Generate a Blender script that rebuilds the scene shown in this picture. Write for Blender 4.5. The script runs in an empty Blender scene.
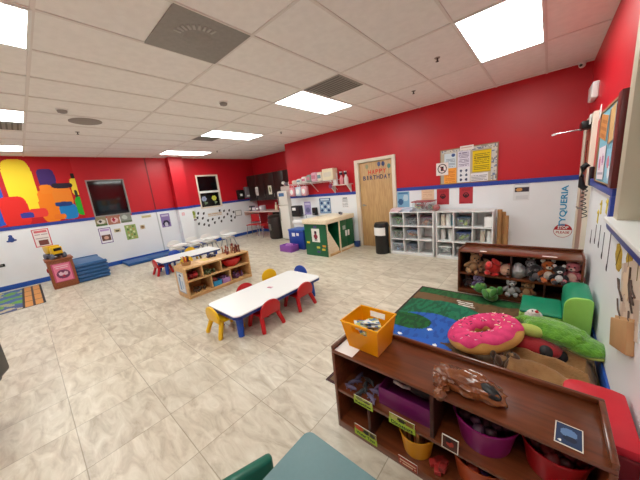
import bpy, bmesh, math, random
from mathutils import Vector, Matrix, Euler, noise
random.seed(7)
SC = bpy.context.scene
COL = SC.collection
PI = math.pi

# ---------------------------------------------------------------- colour / materials
def lin(c):
    o = []
    for v in c[:3]:
        v = v / 255.0
        o.append(v / 12.92 if v <= 0.04045 else ((v + 0.055) / 1.055) ** 2.4)
    return tuple(o)

MATS = {}
def mat(name, rgb, rough=0.5, metal=0.0, var=0.0, scale=20.0, bump=0.0, bscale=60.0, alpha=1.0,
        trans=0.0, emit=0.0, rgb2=None, stretch=(1, 1, 1), sheen=0.0, coat=0.0, spec=0.5):
    if name in MATS:
        return MATS[name]
    m = bpy.data.materials.new(name)
    m.use_nodes = True
    nt = m.node_tree
    b = nt.nodes['Principled BSDF']
    c = lin(rgb)
    b.inputs['Base Color'].default_value = (*c, 1)
    b.inputs['Roughness'].default_value = rough
    b.inputs['Metallic'].default_value = metal
    b.inputs['Specular IOR Level'].default_value = spec
    if alpha < 1: b.inputs['Alpha'].default_value = alpha
    if trans: b.inputs['Transmission Weight'].default_value = trans
    if sheen: b.inputs['Sheen Weight'].default_value = sheen
    if coat: b.inputs['Coat Weight'].default_value = coat
    if emit:
        b.inputs['Emission Color'].default_value = (*c, 1)
        b.inputs['Emission Strength'].default_value = emit
    if var or rgb2 or bump:
        tc = nt.nodes.new('ShaderNodeTexCoord')
        mp = nt.nodes.new('ShaderNodeMapping')
        mp.inputs['Scale'].default_value = stretch
        nt.links.new(tc.outputs['Object'], mp.inputs['Vector'])
    if var or rgb2:
        n = nt.nodes.new('ShaderNodeTexNoise')
        n.inputs['Scale'].default_value = scale
        n.inputs['Detail'].default_value = 4
        nt.links.new(mp.outputs['Vector'], n.inputs['Vector'])
        r = nt.nodes.new('ShaderNodeValToRGB')
        c2 = lin(rgb2) if rgb2 else tuple(v * (1 - var) for v in c)
        r.color_ramp.elements[0].color = (*c2, 1); r.color_ramp.elements[0].position = 0.35
        r.color_ramp.elements[1].color = (*c, 1); r.color_ramp.elements[1].position = 0.65
        nt.links.new(n.outputs['Fac'], r.inputs['Fac'])
        nt.links.new(r.outputs['Color'], b.inputs['Base Color'])
    if bump:
        n2 = nt.nodes.new('ShaderNodeTexNoise')
        n2.inputs['Scale'].default_value = bscale
        n2.inputs['Detail'].default_value = 3
        nt.links.new(mp.outputs['Vector'], n2.inputs['Vector'])
        bp = nt.nodes.new('ShaderNodeBump')
        bp.inputs['Strength'].default_value = bump
        bp.inputs['Distance'].default_value = 0.01
        nt.links.new(n2.outputs['Fac'], bp.inputs['Height'])
        nt.links.new(bp.outputs['Normal'], b.inputs['Normal'])
    MATS[name] = m
    return m

def mat_print(name='printed_ink', rough=0.6, spec=0.3):
    if name in MATS: return MATS[name]
    m = bpy.data.materials.new(name); m.use_nodes = True
    nt = m.node_tree; b = nt.nodes['Principled BSDF']
    a = nt.nodes.new('ShaderNodeVertexColor'); a.layer_name = 'Col'
    nt.links.new(a.outputs['Color'], b.inputs['Base Color'])
    b.inputs['Roughness'].default_value = rough
    b.inputs['Specular IOR Level'].default_value = spec
    MATS[name] = m
    return m

def mat_floor():
    m = bpy.data.materials.new('floor_tile'); m.use_nodes = True
    nt = m.node_tree; L = nt.links; b = nt.nodes['Principled BSDF']
    tc = nt.nodes.new('ShaderNodeTexCoord')
    mp = nt.nodes.new('ShaderNodeMapping')
    mp.inputs['Location'].default_value = (1.518, -0.401, 0)
    L.new(tc.outputs['Object'], mp.inputs['Vector'])
    br = nt.nodes.new('ShaderNodeTexBrick')
    br.offset = 0.0; br.squash = 1.0
    br.inputs['Scale'].default_value = 1.0
    br.inputs['Brick Width'].default_value = 0.468
    br.inputs['Row Height'].default_value = 0.468
    br.inputs['Mortar Size'].default_value = 0.0028
    br.inputs['Mortar Smooth'].default_value = 0.1
    br.inputs['Bias'].default_value = 0.0
    br.inputs['Color1'].default_value = (0.9, 0.9, 0.9, 1)
    br.inputs['Color2'].default_value = (1.0, 1.0, 1.0, 1)
    br.inputs['Mortar'].default_value = (0.58, 0.56, 0.52, 1)
    L.new(mp.outputs['Vector'], br.inputs['Vector'])
    # per tile shift of the stone pattern
    sep = nt.nodes.new('ShaderNodeSeparateXYZ'); L.new(mp.outputs['Vector'], sep.inputs[0])
    def fl(o):
        d = nt.nodes.new('ShaderNodeMath'); d.operation = 'DIVIDE'; d.inputs[1].default_value = 0.468; L.new(o, d.inputs[0])
        f = nt.nodes.new('ShaderNodeMath'); f.operation = 'FLOOR'; L.new(d.outputs[0], f.inputs[0])
        return f.outputs[0]
    cmb = nt.nodes.new('ShaderNodeCombineXYZ'); L.new(fl(sep.outputs['X']), cmb.inputs[0]); L.new(fl(sep.outputs['Y']), cmb.inputs[1])
    wn = nt.nodes.new('ShaderNodeTexWhiteNoise'); wn.noise_dimensions = '3D'; L.new(cmb.outputs[0], wn.inputs['Vector'])
    sc = nt.nodes.new('ShaderNodeVectorMath'); sc.operation = 'SCALE'; sc.inputs['Scale'].default_value = 11.0; L.new(wn.outputs['Color'], sc.inputs[0])
    add = nt.nodes.new('ShaderNodeVectorMath'); add.operation = 'ADD'; L.new(mp.outputs['Vector'], add.inputs[0]); L.new(sc.outputs[0], add.inputs[1])
    st = nt.nodes.new('ShaderNodeMapping'); st.inputs['Rotation'].default_value = (0, 0, 0.5); st.inputs['Scale'].default_value = (1.6, 4.5, 1); L.new(add.outputs[0], st.inputs['Vector'])
    n1 = nt.nodes.new('ShaderNodeTexNoise'); n1.inputs['Scale'].default_value = 2.6; n1.inputs['Detail'].default_value = 7; n1.inputs['Roughness'].default_value = 0.62; n1.inputs['Distortion'].default_value = 0.9
    L.new(st.outputs[0], n1.inputs['Vector'])
    r1 = nt.nodes.new('ShaderNodeValToRGB')
    e = r1.color_ramp.elements
    e[0].position = 0.30; e[0].color = (*lin((178, 165, 145)), 1)
    e[1].position = 0.72; e[1].color = (*lin((226, 219, 203)), 1)
    k = e.new(0.5); k.color = (*lin((207, 197, 178)), 1)
    L.new(n1.outputs['Fac'], r1.inputs['Fac'])
    mx = nt.nodes.new('ShaderNodeMix'); mx.data_type = 'RGBA'; mx.blend_type = 'MULTIPLY'; mx.inputs['Factor'].default_value = 1.0
    L.new(r1.outputs['Color'], mx.inputs[6]); L.new(br.outputs['Color'], mx.inputs[7])
    L.new(mx.outputs[2], b.inputs['Base Color'])
    b.inputs['Roughness'].default_value = 0.34
    b.inputs['Specular IOR Level'].default_value = 0.42
    bp = nt.nodes.new('ShaderNodeBump'); bp.inputs['Strength'].default_value = 0.25; bp.inputs['Distance'].default_value = 0.002
    inv = nt.nodes.new('ShaderNodeMath'); inv.operation = 'SUBTRACT'; inv.inputs[0].default_value = 1.0; L.new(br.outputs['Fac'], inv.inputs[1])
    L.new(inv.outputs[0], bp.inputs['Height']); L.new(bp.outputs['Normal'], b.inputs['Normal'])
    return m

# ---------------------------------------------------------------- mesh builder
class MB:
    def __init__(self):
        self.bm = bmesh.new(); self.mats = []
    def _mi(self, m):
        if m not in self.mats: self.mats.append(m)
        return self.mats.index(m)
    def _tag(self, faces, m, smooth=False):
        i = self._mi(m)
        for f in faces:
            f.material_index = i; f.smooth = smooth
    def box(self, lo, hi, m, bev=0.0, seg=2, M=None):
        lo = Vector(lo); hi = Vector(hi)
        c = (lo + hi) / 2; s = hi - lo
        t = bmesh.new()
        bmesh.ops.create_cube(t, size=1.0, matrix=Matrix.Diagonal((*s, 1)))
        if bev > 0:
            bev = min(bev, min(s) * 0.49)
            bmesh.ops.bevel(t, geom=list(t.edges), offset=bev, segments=seg, profile=0.5, affect='EDGES')
        T = Matrix.Translation(c)
        bmesh.ops.transform(t, matrix=(M @ T) if M else T, verts=t.verts)
        self._merge(t, m, bev > 0); return self
    def _merge(self, t, m, smooth):
        me = bpy.data.meshes.new('tmp'); t.to_mesh(me); t.free()
        n0 = len(self.bm.faces)
        self.bm.from_mesh(me); bpy.data.meshes.remove(me)
        self.bm.faces.ensure_lookup_table()
        self._tag(self.bm.faces[n0:], m, smooth)
    def ell(self, c, r, m, rot=(0, 0, 0), u=20, v=12, fn=None):
        t = bmesh.new()
        bmesh.ops.create_uvsphere(t, u_segments=u, v_segments=v, radius=1.0)
        if fn:
            for q in t.verts: q.co = fn(q.co)
        M = Matrix.Translation(c) @ Euler(rot).to_matrix().to_4x4() @ Matrix.Diagonal((*(r if hasattr(r, '__len__') else (r, r, r)), 1))
        bmesh.ops.transform(t, matrix=M, verts=t.verts)
        self._merge(t, m, True); return self
    def lathe(self, prof, m, c=(0, 0, 0), seg=24, M=None, cap=True):
        t = bmesh.new(); rings = []
        for r, z in prof:
            if r <= 1e-6: rings.append([t.verts.new((0, 0, z))])
            else: rings.append([t.verts.new((r * math.cos(2 * PI * i / seg), r * math.sin(2 * PI * i / seg), z)) for i in range(seg)])
        for a, b in zip(rings, rings[1:]):
            for i in range(seg):
                j = (i + 1) % seg
                if len(a) == 1 and len(b) == 1: continue
                if len(a) == 1: t.faces.new((a[0], b[j], b[i])) if False else t.faces.new((a[0], b[i], b[j]))
                elif len(b) == 1: t.faces.new((a[i], b[0], a[j])) if False else t.faces.new((a[j], b[0], a[i]))
                else: t.faces.new((a[i], b[i], b[j], a[j]))
        if cap:
            for R in (rings[0], rings[-1]):
                if len(R) > 2: t.faces.new(R)
        bmesh.ops.recalc_face_normals(t, faces=t.faces)
        T = Matrix.Translation(c)
        bmesh.ops.transform(t, matrix=(T @ M) if M else T, verts=t.verts)
        self._merge(t, m, True); return self
    def cyl(self, p0, p1, r0, m, r1=None, seg=16):
        p0 = Vector(p0); p1 = Vector(p1); d = p1 - p0
        M = d.to_track_quat('Z', 'Y').to_matrix().to_4x4()
        return self.lathe([(r0, 0), (r0 if r1 is None else r1, d.length)], m, p0, seg, M)
    def tube(self, pts, r, m, seg=8, closed=False):
        P = [Vector(p) for p in pts]; t = bmesh.new(); rings = []; n = len(P)
        up = Vector((0, 0, 1))
        for i, p in enumerate(P):
            a = P[(i - 1) % n] if closed or i > 0 else P[i]
            b = P[(i + 1) % n] if closed or i < n - 1 else P[i]
            d = (b - a).normalized()
            u = d.cross(up)
            if u.length < 1e-3: u = d.cross(Vector((1, 0, 0)))
            u.normalize(); w = u.cross(d).normalized()
            rr = r[i] if hasattr(r, '__len__') else r
            rings.append([t.verts.new(p + u * rr * math.cos(2 * PI * k / seg) + w * rr * math.sin(2 * PI * k / seg)) for k in range(seg)])
        pairs = list(zip(rings, rings[1:]))
        if closed: pairs.append((rings[-1], rings[0]))
        for a, b in pairs:
            for k in range(seg):
                j = (k + 1) % seg
                t.faces.new((a[k], a[j], b[j], b[k]))
        if not closed:
            t.faces.new(rings[0]); t.faces.new(rings[-1])
        bmesh.ops.recalc_face_normals(t, faces=t.faces)
        self._merge(t, m, True); return self
    def prism(self, pts, m, axis='z', a=0.0, b=1.0, bev=0.0, M=None, smooth=False):
        t = bmesh.new()
        def q(u, v, w): return {'z': (u, v, w), 'y': (u, w, v), 'x': (w, u, v)}[axis]
        A = [t.verts.new(q(u, v, a)) for u, v in pts]; B = [t.verts.new(q(u, v, b)) for u, v in pts]
        n = len(pts)
        t.faces.new(A); t.faces.new(B)
        for i in range(n): t.faces.new((A[i], A[(i + 1) % n], B[(i + 1) % n], B[i]))
        bmesh.ops.recalc_face_normals(t, faces=t.faces)
        if bev: bmesh.ops.bevel(t, geom=[e for e in t.edges if len(e.link_faces) == 2 and e.calc_face_angle(0) > 0.6], offset=bev, segments=2, profile=0.5, affect='EDGES')
        if M: bmesh.ops.transform(t, matrix=M, verts=t.verts)
        self._merge(t, m, bool(bev) or smooth); return self
    def grid(self, nx, ny, fn, m, thick=0.0):
        t = bmesh.new()
        V = [[t.verts.new(fn(i / nx, j / ny)) for j in range(ny + 1)] for i in range(nx + 1)]
        for i in range(nx):
            for j in range(ny): t.faces.new((V[i][j], V[i + 1][j], V[i + 1][j + 1], V[i][j + 1]))
        if thick: bmesh.ops.solidify(t, geom=list(t.faces), thickness=thick)
        self._merge(t, m, True); return self
    def build(self, name, parent=None, loc=(0, 0, 0), rot=(0, 0, 0), ang=40):
        me = bpy.data.meshes.new(name)
        self.bm.to_mesh(me); self.bm.free()
        for m in self.mats: me.materials.append(m)
        me.set_sharp_from_angle(angle=math.radians(ang))
        o = bpy.data.objects.new(name, me); COL.objects.link(o)
        o.location = loc; o.rotation_euler = rot
        if parent: o.parent = parent
        return o

def tag(o, label, cat, group=None, kind=None):
    o['label'] = label; o['category'] = cat
    if group: o['group'] = group
    if kind: o['kind'] = kind
    return o
def thing(name, label, cat, loc=(0, 0, 0), rot=0, group=None):
    o = bpy.data.objects.new(name, None); COL.objects.link(o)
    o.empty_display_size = 0.1
    o.location = loc; o.rotation_euler = rot if hasattr(rot, '__len__') else (0, 0, rot)
    return tag(o, label, cat, group)
def struct(mb, name, **k):
    o = mb.build(name, **k); o['kind'] = 'structure'; return o
def dup(o, parent=None):
    c = o.copy(); COL.objects.link(c)
    if parent: c.parent = parent
    for ch in list(o.children): dup(ch, c)
    return c

def text_mesh(s, size, depth=0.002, m=None):
    cu = bpy.data.curves.new('t', 'FONT'); cu.body = s; cu.size = size; cu.extrude = depth / 2
    cu.align_x = 'CENTER'; cu.align_y = 'CENTER'; cu.resolution_u = 3; cu.offset = size * 0.02
    o = bpy.data.objects.new('t', cu); COL.objects.link(o)
    dg = bpy.context.evaluated_depsgraph_get()
    me = bpy.data.meshes.new_from_object(o.evaluated_get(dg))
    bpy.data.objects.remove(o); bpy.data.curves.remove(cu)
    me.materials.clear()
    if m: me.materials.append(m)
    return me
def add_text(mb, s, size, M, m, depth=0.002, fitw=None, fith=None):
    me = text_mesh(s, size, depth)
    xs = [v.co.x for v in me.vertices]; ys = [v.co.y for v in me.vertices]
    cx = (min(xs) + max(xs)) / 2; cy = (min(ys) + max(ys)) / 2
    sx = fitw / (max(xs) - min(xs)) if fitw else 1; sy = fith / (max(ys) - min(ys)) if fith else 1
    me.transform(M @ Matrix.Diagonal((sx, sy, 1, 1)) @ Matrix.Translation((-cx, -cy, 0)))
    n0 = len(mb.bm.faces); mb.bm.from_mesh(me); bpy.data.meshes.remove(me)
    mb.bm.faces.ensure_lookup_table(); mb._tag(mb.bm.faces[n0:], m)

# orientation matrices for flat things: local x = right as read, local y = up, local z = out of the wall
def M_back(p): return Matrix.Translation(p) @ Matrix(((1, 0, 0, 0), (0, 0, -1, 0), (0, 1, 0, 0), (0, 0, 0, 1)))     # on a wall facing -y
def M_left(p): return Matrix.Translation(p) @ Matrix(((0, 0, 1, 0), (1, 0, 0, 0), (0, 1, 0, 0), (0, 0, 0, 1)))      # on a wall facing +x
def M_right(p): return Matrix.Translation(p) @ Matrix(((0, 0, -1, 0), (-1, 0, 0, 0), (0, 1, 0, 0), (0, 0, 0, 1)))   # on a wall facing -x
def M_flat(p, r=0): return Matrix.Translation(p) @ Matrix.Rotation(r, 4, 'Z')

def paint_into(mb, M, w, h, fn, nu, nv, t=0.003, m=None):
    """thin sheet, centre at M, front face split in cells coloured by fn(u, v) (0..1, v up)"""
    m = m or mat_print()
    bm = mb.bm
    lay = bm.loops.layers.float_color.get('Col') or bm.loops.layers.float_color.new('Col')
    i = mb._mi(m)
    V = [[bm.verts.new(M @ Vector((w * (a / nu - .5), h * (b / nv - .5), t))) for b in range(nv + 1)] for a in range(nu + 1)]
    for a in range(nu):
        for b in range(nv):
            f = bm.faces.new((V[a][b], V[a + 1][b], V[a + 1][b + 1], V[a][b + 1]))
            f.material_index = i
            c = lin(fn((a + .5) / nu, (b + .5) / nv))
            for l in f.loops: l[lay] = (*c, 1)
    e = [(V[a][0], V[a + 1][0]) for a in range(nu)] + [(V[nu][b], V[nu][b + 1]) for b in range(nv)] + \
        [(V[a + 1][nv], V[a][nv]) for a in range(nu - 1, -1, -1)] + [(V[0][b + 1], V[0][b]) for b in range(nv - 1, -1, -1)]
    low = {}
    def lo(v):
        if v not in low:
            q = M.inverted() @ v.co; low[v] = bm.verts.new(M @ Vector((q.x, q.y, 0)))
        return low[v]
    for p, q in e:
        f = bm.faces.new((p, lo(p), lo(q), q)); f.material_index = i
        for l in f.loops: l[lay] = (0.75, 0.75, 0.73, 1)
def art(bg, *shapes):
    def fn(u, v):
        c = bg
        for s in shapes:
            k = s[0]
            if k == 'r':
                if s[1] <= u <= s[3] and s[2] <= v <= s[4]: c = s[5]
            elif k == 'e':
                if ((u - s[1]) / s[3]) ** 2 + ((v - s[2]) / s[4]) ** 2 <= 1: c = s[5]
            elif k == 'l':      # text-like lines: x0,y0,x1,y1,n,col
                if s[1] <= u <= s[3] and s[2] <= v <= s[4]:
                    q = (v - s[2]) / (s[4] - s[2]) * s[5]
                    if q % 1 < .45 and noise.noise((u * 37, int(q) * 3.3, 1)) > -.35: c = s[6]
            elif k == 'b':      # border
                if min(u, 1 - u) < s[1] or min(v, 1 - v) < s[2]: c = s[3]
        return c
    return fn
def sheet(name, label, cat, M, w, h, fn, nu=16, nv=16, group=None, t=0.003):
    mb = MB(); paint_into(mb, Matrix.Identity(4), w, h, fn, nu, nv, t)
    o = mb.build(name); o.matrix_world = M
    return tag(o, label, cat, group)

# ---------------------------------------------------------------- palette
RED = mat('red_wall_paint', (196, 16, 34), 0.42, var=0.06, scale=3, bump=0.04, bscale=180)
WHITE = mat('white_wall_paint', (238, 241, 245), 0.5, var=0.03, scale=3, bump=0.03, bscale=180)
BLUE = mat('blue_trim_paint', (38, 66, 158), 0.4, var=0.05, scale=6)
BASEB = mat('blue_base_rubber', (20, 78, 168), 0.4, var=0.06, scale=6)
CEIL = mat('ceiling_tile', (246, 244, 241), 0.9, var=0.05, scale=14, bump=0.12, bscale=220)
TBAR = mat('ceiling_bar', (230, 225, 221), 0.6)
GREYP = mat('grey_vent_metal', (152, 150, 145), 0.6, var=0.08, scale=30)
LAMP = mat('lamp_diffuser', (249, 255, 250), 0.5, emit=13.0)
PLW = mat('white_plastic', (236, 236, 234), 0.35)
OFFW = mat('white_laminate', (228, 229, 228), 0.4, var=0.03, scale=8)
CREAM = mat('cream_frame_paint', (226, 214, 196), 0.45)
BIRCH = mat('birch_wood', (205, 168, 118), 0.42, rgb2=(186, 146, 98), scale=6, stretch=(9, 9, .8))
MAPLE = mat('maple_wood', (216, 176, 122), 0.4, rgb2=(196, 152, 98), scale=5, stretch=(8, 1.2, 8))
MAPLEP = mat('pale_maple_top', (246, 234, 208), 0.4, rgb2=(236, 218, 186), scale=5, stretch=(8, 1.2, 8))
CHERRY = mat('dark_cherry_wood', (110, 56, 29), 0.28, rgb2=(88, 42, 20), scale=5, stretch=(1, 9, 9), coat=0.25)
CHERRY2 = mat('cherry_inner_shaded', (66, 24, 13), 0.45, rgb2=(50, 18, 10), scale=5, stretch=(1, 9, 9))  # darker copy of the cherry wood, shade inside the shelves put into its colour
ESPR = mat('espresso_wood', (44, 26, 22), 0.35, rgb2=(34, 20, 17), scale=5, stretch=(9, 9, 1))
BLACK = mat('black_plastic', (16, 17, 19), 0.4)
BLACKM = mat('black_metal', (20, 20, 22), 0.35, metal=0.4)
CHROME = mat('chrome', (200, 200, 205), 0.2, metal=1.0)
STEEL = mat('brushed_steel', (150, 148, 142), 0.35, metal=0.9)
GLASSD = mat('night_window_glass', (14, 16, 18), 0.06, spec=0.7)
PRED = mat('red_plastic', (190, 20, 28), 0.32)
PYEL = mat('yellow_plastic', (236, 188, 14), 0.32)
PBLU = mat('blue_plastic', (30, 78, 178), 0.32)
PNAVY = mat('navy_plastic', (22, 48, 120), 0.35)
PGRN = mat('green_laminate', (14, 98, 62), 0.35, var=0.05, scale=6)
CARD = mat('brown_cardboard', (186, 138, 88), 0.8, var=0.08, scale=18)
PAPER = mat('white_paper', (240, 240, 238), 0.7)
CLEAR = mat('clear_plastic', (232, 238, 242), 0.15, alpha=0.2)
INK = mat('black_ink', (22, 22, 24), 0.6)

XL, XR, YD, ZC, YA = -8.56, 0.367, 5.29, 2.768, 6.15
YREAR = -2.6
ZD0, ZD1 = 1.25, 1.318

# ---------------------------------------------------------------- room shell
b = MB(); b.box((XL - .15, YREAR - .15, -.1), (XR + .15, YA + .15, 0), mat_floor()); struct(b, 'floor')
b = MB(); b.box((XL - .15, YREAR - .15, ZC), (XR + .15, YA + .15, ZC + .08), CEIL); struct(b, 'ceiling')

def wall(name, axis, pos, th, a0, a1, holes=(), zd=ZD0, red_only=False):
    """wall plane across axis at pos; thickness th (signed, away from the room), runs a0..a1, holes (a0,a1,z0,z1)"""
    As = sorted({a0, a1, *[h[0] for h in holes], *[h[1] for h in holes]})
    Zs = sorted({0, ZC, zd, *[h[2] for h in holes], *[h[3] for h in holes]})
    mb = MB()
    for p, q in zip(As, As[1:]):
        for z0, z1 in zip(Zs, Zs[1:]):
            ca, cz = (p + q) / 2, (z0 + z1) / 2
            if any(h[0] < ca < h[1] and h[2] < cz < h[3] for h in holes): continue
            m = RED if (cz > zd or red_only) else WHITE
            l, h_ = sorted((pos, pos + th))
            if axis == 'x': mb.box((l, p, z0), (h_, q, z1), m)
            else: mb.box((p, l, z0), (q, h_, z1), m)
    return struct(mb, name)
W1 = (1.22, 2.0, 1.30, 2.22)
W2 = (3.92, 4.68, 1.17, 2.25)
WR = (0.6, 2.46, 1.12, 2.25)
DOOR = (-3.31, -2.49, 0, 1.94)
DOORR = (4.28, 5.10, 0, 1.93)
wall('wall_left', 'x', XL, -.14, YREAR, YA, [W1, W2])
wall('wall_back', 'y', YD, .12, -5.70, XR + .14, [(-3.33, -2.47, 0, 1.96)])
wall('wall_right', 'x', XR, .14, YREAR, YD, [(.58, 2.48, 1.10, 2.27), (4.26, 5.12, 0, 1.95)])
wall('wall_rear', 'y', YREAR, -.14, XL, XR)
wall('wall_alcove', 'y', YA, .14, XL - .14, -5.58, red_only=True)
wall('wall_side', 'x', -5.70, .12, YD + .12, YA)
b = MB(); b.box((XL, 3.13, 0), (-8.33, 3.52, ZD0), WHITE); b.box((XL, 3.13, ZD0), (-8.33, 3.52, ZC), RED)
b.box((-8.33, 3.115, ZD0), (-8.318, 3.535, ZD1), BLUE); b.box((XL, 3.118, ZD0), (-8.33, 3.13, ZD1), BLUE)
struct(b, 'wall_pillar')
# vertical seam bead on the left wall
b = MB(); b.box((XL, 2.585, .1), (XL + .006, 2.615, ZD0), mat('seam_grey', (190, 195, 198), .5)); b.box((XL, 2.585, ZD1), (XL + .006, 2.615, ZC), mat('seam_red', (120, 10, 22), .5)); struct(b, 'trim_1')
# dado bands
b = MB()
b.box((XL, YREAR, ZD0), (XL + .012, W1[0], ZD1), BLUE); b.box((XL, W1[1], ZD0), (XL + .012, 3.115, ZD1), BLUE)
b.box((XL, 3.535, ZD0), (XL + .012, W2[0], ZD1), BLUE); b.box((XL, W2[1], ZD0), (XL + .012, YA, ZD1), BLUE)
struct(b, 'trim_2')
b = MB(); b.box((-5.70, YD - .012, ZD0), (-3.41, YD, ZD1), BLUE); b.box((-2.40, YD - .012, ZD0), (XR, YD, ZD1), BLUE); struct(b, 'trim_3')
b = MB()
b.box((XR - .03, 2.66, ZD0), (XR, 3.98, ZD1), BLUE, .004)
b.box((XR - .03, 2.66, 1.03), (XR, 2.73, ZD0), BLUE, .004)
b.box((XR - .035, -.4, 1.03), (XR, 2.66, 1.095), BLUE, .004)
struct(b, 'trim_4')
b = MB(); b.box((XL, YREAR, 0), (XL + .014, 3.13, .105), BASEB, .003); b.box((XL, 3.52, 0), (XL + .014, YA, .105), BASEB, .003)
b.box((XL, 3.116, 0), (-8.33, 3.13, .105), BASEB); b.box((-8.33, 3.116, 0), (-8.316, 3.534, .105), BASEB); struct(b, 'baseboard_left')
b = MB(); b.box((-5.70, YD - .014, 0), (-3.42, YD, .105), BASEB, .003); b.box((-2.38, YD - .014, 0), (XR, YD, .105), BASEB, .003); struct(b, 'baseboard_back')
b = MB(); b.box((XR - .014, YREAR, 0), (XR, 4.16, .13), BASEB, .003); struct(b, 'baseboard_right')
b = MB(); b.box((XL + .014, YA - .014, 0), (-5.72, YA, .105), BASEB, .003); struct(b, 'baseboard_alcove')
# ceiling grid of T-bars
b = MB()
gx = -.10
xs = [gx - .597 * k for k in range(-0, 15)]
ys = [.33 + 1.21 * k for k in range(-2, 5)]
for x in xs: b.box((x - .012, YREAR, ZC - .007), (x + .012, YA, ZC), TBAR)
for y in ys: b.box((XL, y - .012, ZC - .0065), (XR, y + .012, ZC), TBAR)
struct(b, 'trim_5')

# ---------------------------------------------------------------- ceiling fittings
def ceiling_light(x0, y0, label, x1=None):
    t = thing('ceiling_light', label, 'ceiling light', ((x0 + .2985), y0 + .605, ZC), 0, 'recessed ceiling light panels')
    f = MB(); w, h = .2985, .605
    for lo, hi in (((-w, -h, -.012), (-w + .022, h, 0)), ((w - .022, -h, -.012), (w, h, 0)), ((-w + .022, -h, -.012), (w - .022, -h + .022, 0)), ((-w + .022, h - .022, -.012), (w - .022, h, 0))):
        f.box(lo, hi, PLW)
    f.build('frame', t)
    d = MB(); d.box((-w + .022, -h + .022, -.008), (w - .022, h - .022, -.001), LAMP); d.build('diffuser', t)
LX = [-.697, -3.085, -5.473, -7.861]
nm = ['nearest the right wall, above the bulletin board side', 'second from the right wall in the far row', 'third from the right wall in the far row', 'above the wall pillar, farthest in the far row']
for x, l in zip(LX, nm): ceiling_light(x, 2.74, 'white ceiling light ' + l)
nm2 = ['directly overhead of the front toy shelf', 'in the near row at the upper left corner of the photo', 'middle one of the three at the left edge of the photo', 'lowest and farthest of the three at the left edge']
for x, l in zip(LX, nm2): ceiling_light(x, -.88, 'white ceiling light ' + l)

# round pattern diffuser panel
t = thing('air_diffuser', 'large grey square ceiling diffuser panel with round vent pattern', 'ceiling vent', (-2.19, 1.235, ZC))
f = MB(); f.box((-.297, -.297, -.009), (.297, .297, -.0005), GREYP, .002); f.build('panel', t)
ANG0 = -82
f = MB()
for k in range(9):
    a = math.radians(ANG0 + k * 12); c, s = math.cos(a), math.sin(a)
    M = Matrix.Translation((c * .17, s * .17, -.011)) @ Matrix.Rotation(a, 4, 'Z')
    f.box((-.028, -.009, -.004), (.028, .009, .002), mat('vent_light', (176, 174, 170), .6), .001, M=M)
f.build('slat', t)
f = MB(); f.lathe([(0, -.020), (.09, -.020), (.11, -.009)], GREYP); f.build('cone', t)
def vent(x0, x1, y0, y1, label):
    t = thing('ceiling_vent', label, 'ceiling vent', ((x0 + x1) / 2, (y0 + y1) / 2, ZC), 0, 'grey perforated ceiling vents')
    w, h = (x1 - x0) / 2, (y1 - y0) / 2
    f = MB(); f.box((-w, -h, -.010), (w, h, -.0005), GREYP, .002); f.build('panel', t)
    f = MB()
    for k in range(9):
        y = -h + .04 + k * (2 * h - .08) / 8
        f.box((-w + .03, y - .009, -.014), (w - .03, y + .009, -.010), mat('vent_dark', (100, 99, 96), .6))
    f.build('grille', t)
vent(-2.475, -1.905, 2.75, 3.29, 'grey ceiling vent beside the second light, above the wooden door')
vent(-5.86, -5.44, 2.75, 3.22, 'small grey ceiling vent next to the third far light')
vent(-5.97, -5.50, -.20, .30, 'grey ceiling vent at the left edge between two lights')
f = MB(); f.lathe([(.19, 0), (.19, -.006), (.17, -.012), (0, -.012)], mat('speaker_grille', (150, 142, 136), .7, bump=.2, bscale=400), (-5.13, .92, ZC), 28)
tag(f.build('ceiling_speaker'), 'flat round grey speaker grille in the ceiling', 'ceiling speaker')
def smoke(x, y, label):
    t = thing('smoke_detector', label, 'smoke detector', (x, y, ZC), 0, 'smoke detectors')
    f = MB(); f.lathe([(.06, 0), (.06, -.015), (0, -.015)], PLW); f.build('base', t)
    f = MB(); f.lathe([(.052, -.015), (.045, -.04), (.025, -.048), (0, -.048)], mat('detector_grey', (150, 146, 142), .5)); f.build('sensor', t)
smoke(-4.64, .63, 'white smoke detector near the round speaker grille')
smoke(-3.42, 2.14, 'white smoke detector in the middle of the ceiling')
def sprinkler(x, y, label):
    t = thing('sprinkler_head', label, 'sprinkler', (x, y, ZC), 0, 'ceiling sprinkler heads')
    f = MB(); f.lathe([(.03, 0), (.026, -.006), (0, -.006)], STEEL); f.build('plate', t)
    f = MB(); f.cyl((0, 0, -.006), (0, 0, -.035), .007, BLACKM); f.cyl((0, 0, -.035), (0, 0, -.038), .018, BLACKM); f.build('head', t)
for x, y, l in ((-1.6, 4.22, 'dark sprinkler head near the red wall above the white cubbies'), (-1.0, 3.35, 'dark sprinkler head left of the brightest ceiling light'),
                (-4.52, 4.14, 'dark sprinkler head near the outer corner of the red wall'), (-7.1, 4.0, 'dark sprinkler head beyond the pillar light'), (-5.86, .91, 'dark sprinkler head behind the round speaker grille')):
    sprinkler(x, y, l)
t = thing('security_camera', 'small white dome security camera in the ceiling corner', 'security camera', (.25, 5.20, ZC))
f = MB(); f.lathe([(.045, 0), (.045, -.02), (0, -.02)], PLW); f.build('mount', t)
f = MB(); f.ell((0, -.01, -.04), .036, PLW); f.build('housing', t)
f = MB(); f.cyl((-.01, -.035, -.045), (-.015, -.052, -.05), .016, BLACK); f.build('lens', t)

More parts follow.
